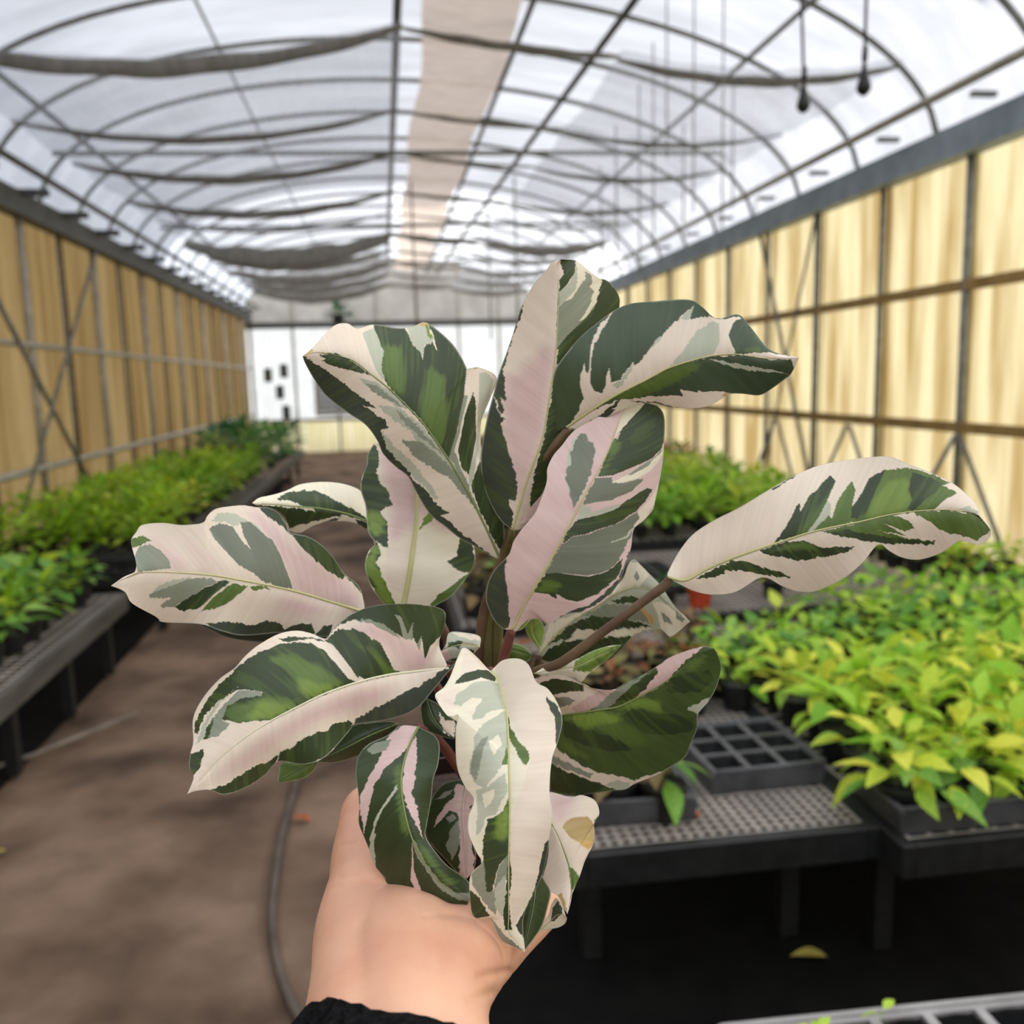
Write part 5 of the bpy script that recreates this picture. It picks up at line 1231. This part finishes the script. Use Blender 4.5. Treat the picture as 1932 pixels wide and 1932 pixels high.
person = empty('person', HAND_O, label='left hand and wrist with a black fleece cuff gripping the calathea pot from below', cat='person')
def build_hand():
    nu, nv = 16, 10
    SV = [(math.sin(math.pi*(i+.5)/nv)*math.cos(2*math.pi*j/nu), math.sin(math.pi*(i+.5)/nv)*math.sin(2*math.pi*j/nu), math.cos(math.pi*(i+.5)/nv)) for i in range(nv) for j in range(nu)]
    SF = [(i*nu+j, (i+1)*nu+j, (i+1)*nu+(j+1) % nu, i*nu+(j+1) % nu) for i in range(nv-1) for j in range(nu)]+[tuple(range(nu)), tuple(range(nv*nu-1, (nv-1)*nu-1, -1))]
    SV = np.array(SV); HV, HF = [], []
    def blob(p, r):
        b = len(HV)*len(SV); HV.append(SV*r+np.asarray(p)); HF.extend([tuple(i+b for i in f) for f in SF])
    back = lambda v: 0.032*min(1.0, max(0.0, (1960-v)/200.0))
    def chain(pts, per=10):
        Q = [np.append(EYE+ray(u, v)*(d+back(v))-HAND_O, r*(1+back(v)/d)) for u, v, d, r in pts]
        for q in smooth_path(Q, per): blob(q[:3], q[3])
    # forearm and wrist, back of the hand, as overlapping strands that fuse into one surface
    chain([(705, 2250, 0.315, .028), (690, 2080, 0.352, .0275), (676, 1950, 0.385, .0245), (678, 1850, 0.41, .0225), (690, 1760, 0.435, .0250), (700, 1690, 0.455, .0235)])
    chain([(770, 2250, 0.318, .031), (765, 2080, 0.355, .031), (760, 1950, 0.385, .030), (770, 1850, 0.412, .030), (790, 1770, 0.44, .0285)])
    chain([(835, 2250, 0.315, .028), (828, 2080, 0.352, .0275), (818, 1950, 0.385, .0245), (830, 1860, 0.408, .0250), (868, 1800, 0.43, .0250)])
    chain([(690, 1760, 0.445, .0230), (780, 1740, 0.45, .0240), (868, 1790, 0.44, .0235)])
    chain([(740, 1850, 0.42, .028), (750, 1740, 0.455, .026), (760, 1690, 0.475, .020)])
    chain([(765, 2000, 0.375, .033), (765, 1900, 0.402, .0335), (768, 1810, 0.428, .033), (765, 1745, 0.452, .028)])
    # index finger wraps the left side of the pot
    chain([(700, 1700, 0.455, .0215), (682, 1630, 0.472, .0165), (676, 1570, 0.492, .0120), (678, 1525, 0.515, .0100), (700, 1505, 0.545, .0090), (740, 1500, 0.578, .0085), (780, 1505, 0.600, .0078)])
    # the other three fingers, one below the other behind the pot
    chain([(705, 1730, 0.465, .019), (690, 1672, 0.495, .0115), (692, 1628, 0.53, .0098), (712, 1605, 0.575, .0090), (770, 1598, 0.612, .0085), (830, 1604, 0.628, .0078)])
    chain([(712, 1770, 0.465, .018), (704, 1728, 0.505, .0105), (708, 1692, 0.545, .0094), (735, 1672, 0.59, .0088), (790, 1664, 0.617, .0082), (838, 1668, 0.627, .0075)])
    chain([(735, 1800, 0.46, .018), (730, 1778, 0.51, .0098), (738, 1750, 0.55, .0086), (765, 1734, 0.59, .0080), (806, 1728, 0.605, .0074)])
    # thumb to the right of the pot
    chain([(845, 1830, 0.425, .0235), (905, 1795, 0.44, .0190), (962, 1764, 0.462, .0135), (1002, 1738, 0.485, .0110), (1030, 1712, 0.505, .0100), (1042, 1690, 0.518, .0085)])
    me = mdata('hand', np.concatenate(HV), HF)
    o = bpy.data.objects.new('hand', me); COL.objects.link(o)
    rm = o.modifiers.new('r', 'REMESH'); rm.mode = 'VOXEL'; rm.voxel_size = 0.0016; rm.use_smooth_shade = True
    sm = o.modifiers.new('s', 'SMOOTH'); sm.factor = 0.5; sm.iterations = 22
    dg = bpy.context.evaluated_depsgraph_get()
    nm = bpy.data.meshes.new_from_object(o.evaluated_get(dg))
    o.modifiers.clear(); o.data = nm; nm.name = 'hand'
    # wrist creases and knuckle folds pressed into the surface
    co = np.empty(len(nm.vertices)*3); nm.vertices.foreach_get('co', co); co = co.reshape(-1, 3)
    no = np.empty(len(nm.vertices)*3); nm.vertices.foreach_get('normal', no); no = no.reshape(-1, 3)
    W = co+HAND_O-EYE; dep = W@FWD; u = CEN+FPX*(W@RGT)/dep; v = CEN-FPX*(W@UPV)/dep
    push = np.zeros(len(co))
    for (a, b), (c, d), amt, wid in (((905, 1842), (960, 1832), 0.0014, 7), ((885, 1885), (930, 1872), 0.0012, 7), ((640, 1655), (672, 1648), 0.0008, 5), ((640, 1675), (690, 1668), 0.0007, 4), ((800, 1728), (860, 1722), 0.0006, 5), ((645, 1595), (670, 1590), 0.0006, 4)):
        t = np.clip(((u-a)*(c-a)+(v-b)*(d-b))/((c-a)**2+(d-b)**2), 0, 1)
        dist = np.hypot(u-(a+t*(c-a)), v-(b+t*(d-b)))
        push += amt*np.exp(-(dist/wid)**2)
    push *= (np.asarray(no)@FWD < 0.3)
    co = co-no*push[:, None]
    nm.vertices.foreach_set('co', co.astype(np.float32).ravel()); nm.update()
    nm.materials.clear(); nm.materials.append(M['skin'])
    nm.polygons.foreach_set('use_smooth', [True]*len(nm.polygons))
    o.parent = person
    return o
hand = build_hand()
# thumbnail
def nail():
    c = EYE+ray(1038, 1697)*0.536-HAND_O
    V, F = [], []
    for i in range(5):
        for j in range(5):
            a = (i-2)/2; b = (j-2)/2
            V.append(c+RGT*(a*0.0042+b*0.003)+UPV*(b*0.0055-a*0.002)+FWD*(0.0016*a*a+0.0008*b*b))
    for i in range(4):
        for j in range(4): F.append((i*5+j, (i+1)*5+j, (i+1)*5+j+1, i*5+j+1))
    o = obj('thumbnail', V, F, M['nail'], hand, smooth=True)
nail()
def cuff():
    # fleece sleeve: a thick tube round the forearm, its rim slanting up on the left
    n, rows = 110, 30; V = []; r = np.random.default_rng(3)
    P0 = EYE+ray(778, 2800)*0.235-HAND_O; P1 = EYE+ray(744, 2232)*0.345-HAND_O
    ax = (P1-P0); L = np.linalg.norm(ax); ax /= L
    a = RGT-ax*(RGT@ax); a /= np.linalg.norm(a); b = np.cross(ax, a)
    for i in range(rows):
        q = i/(rows-1)
        for j in range(n):
            t = 2*math.pi*j/n
            peak = math.exp(-((((t-CUFF_T+math.pi) % (2*math.pi))-math.pi)/0.36)**2)
            up = 0.040*peak*q
            if q < 0.80: rad = 0.055+0.002*math.sin(9*q+3*t); zz = q/0.80*L
            else:
                w = (q-0.80)/0.20*math.pi; rad = 0.055-0.007*(1-math.cos(w)); zz = L+0.010*math.sin(w)
            rr = rad+r.normal(0, 0.0006)
            V.append(P0+ax*(zz+up+r.normal(0, 0.0006))+a*(rr*math.cos(t)*1.16)+b*(rr*math.sin(t)*1.12))
    F = [(i*n+j, i*n+(j+1) % n, (i+1)*n+(j+1) % n, (i+1)*n+j) for i in range(rows-1) for j in range(n)]+[tuple(range(n))[::-1]]
    obj('sleeve', V, F, M['fleece'], person, smooth=True)
CUFF_T = math.radians(238)
cuff()
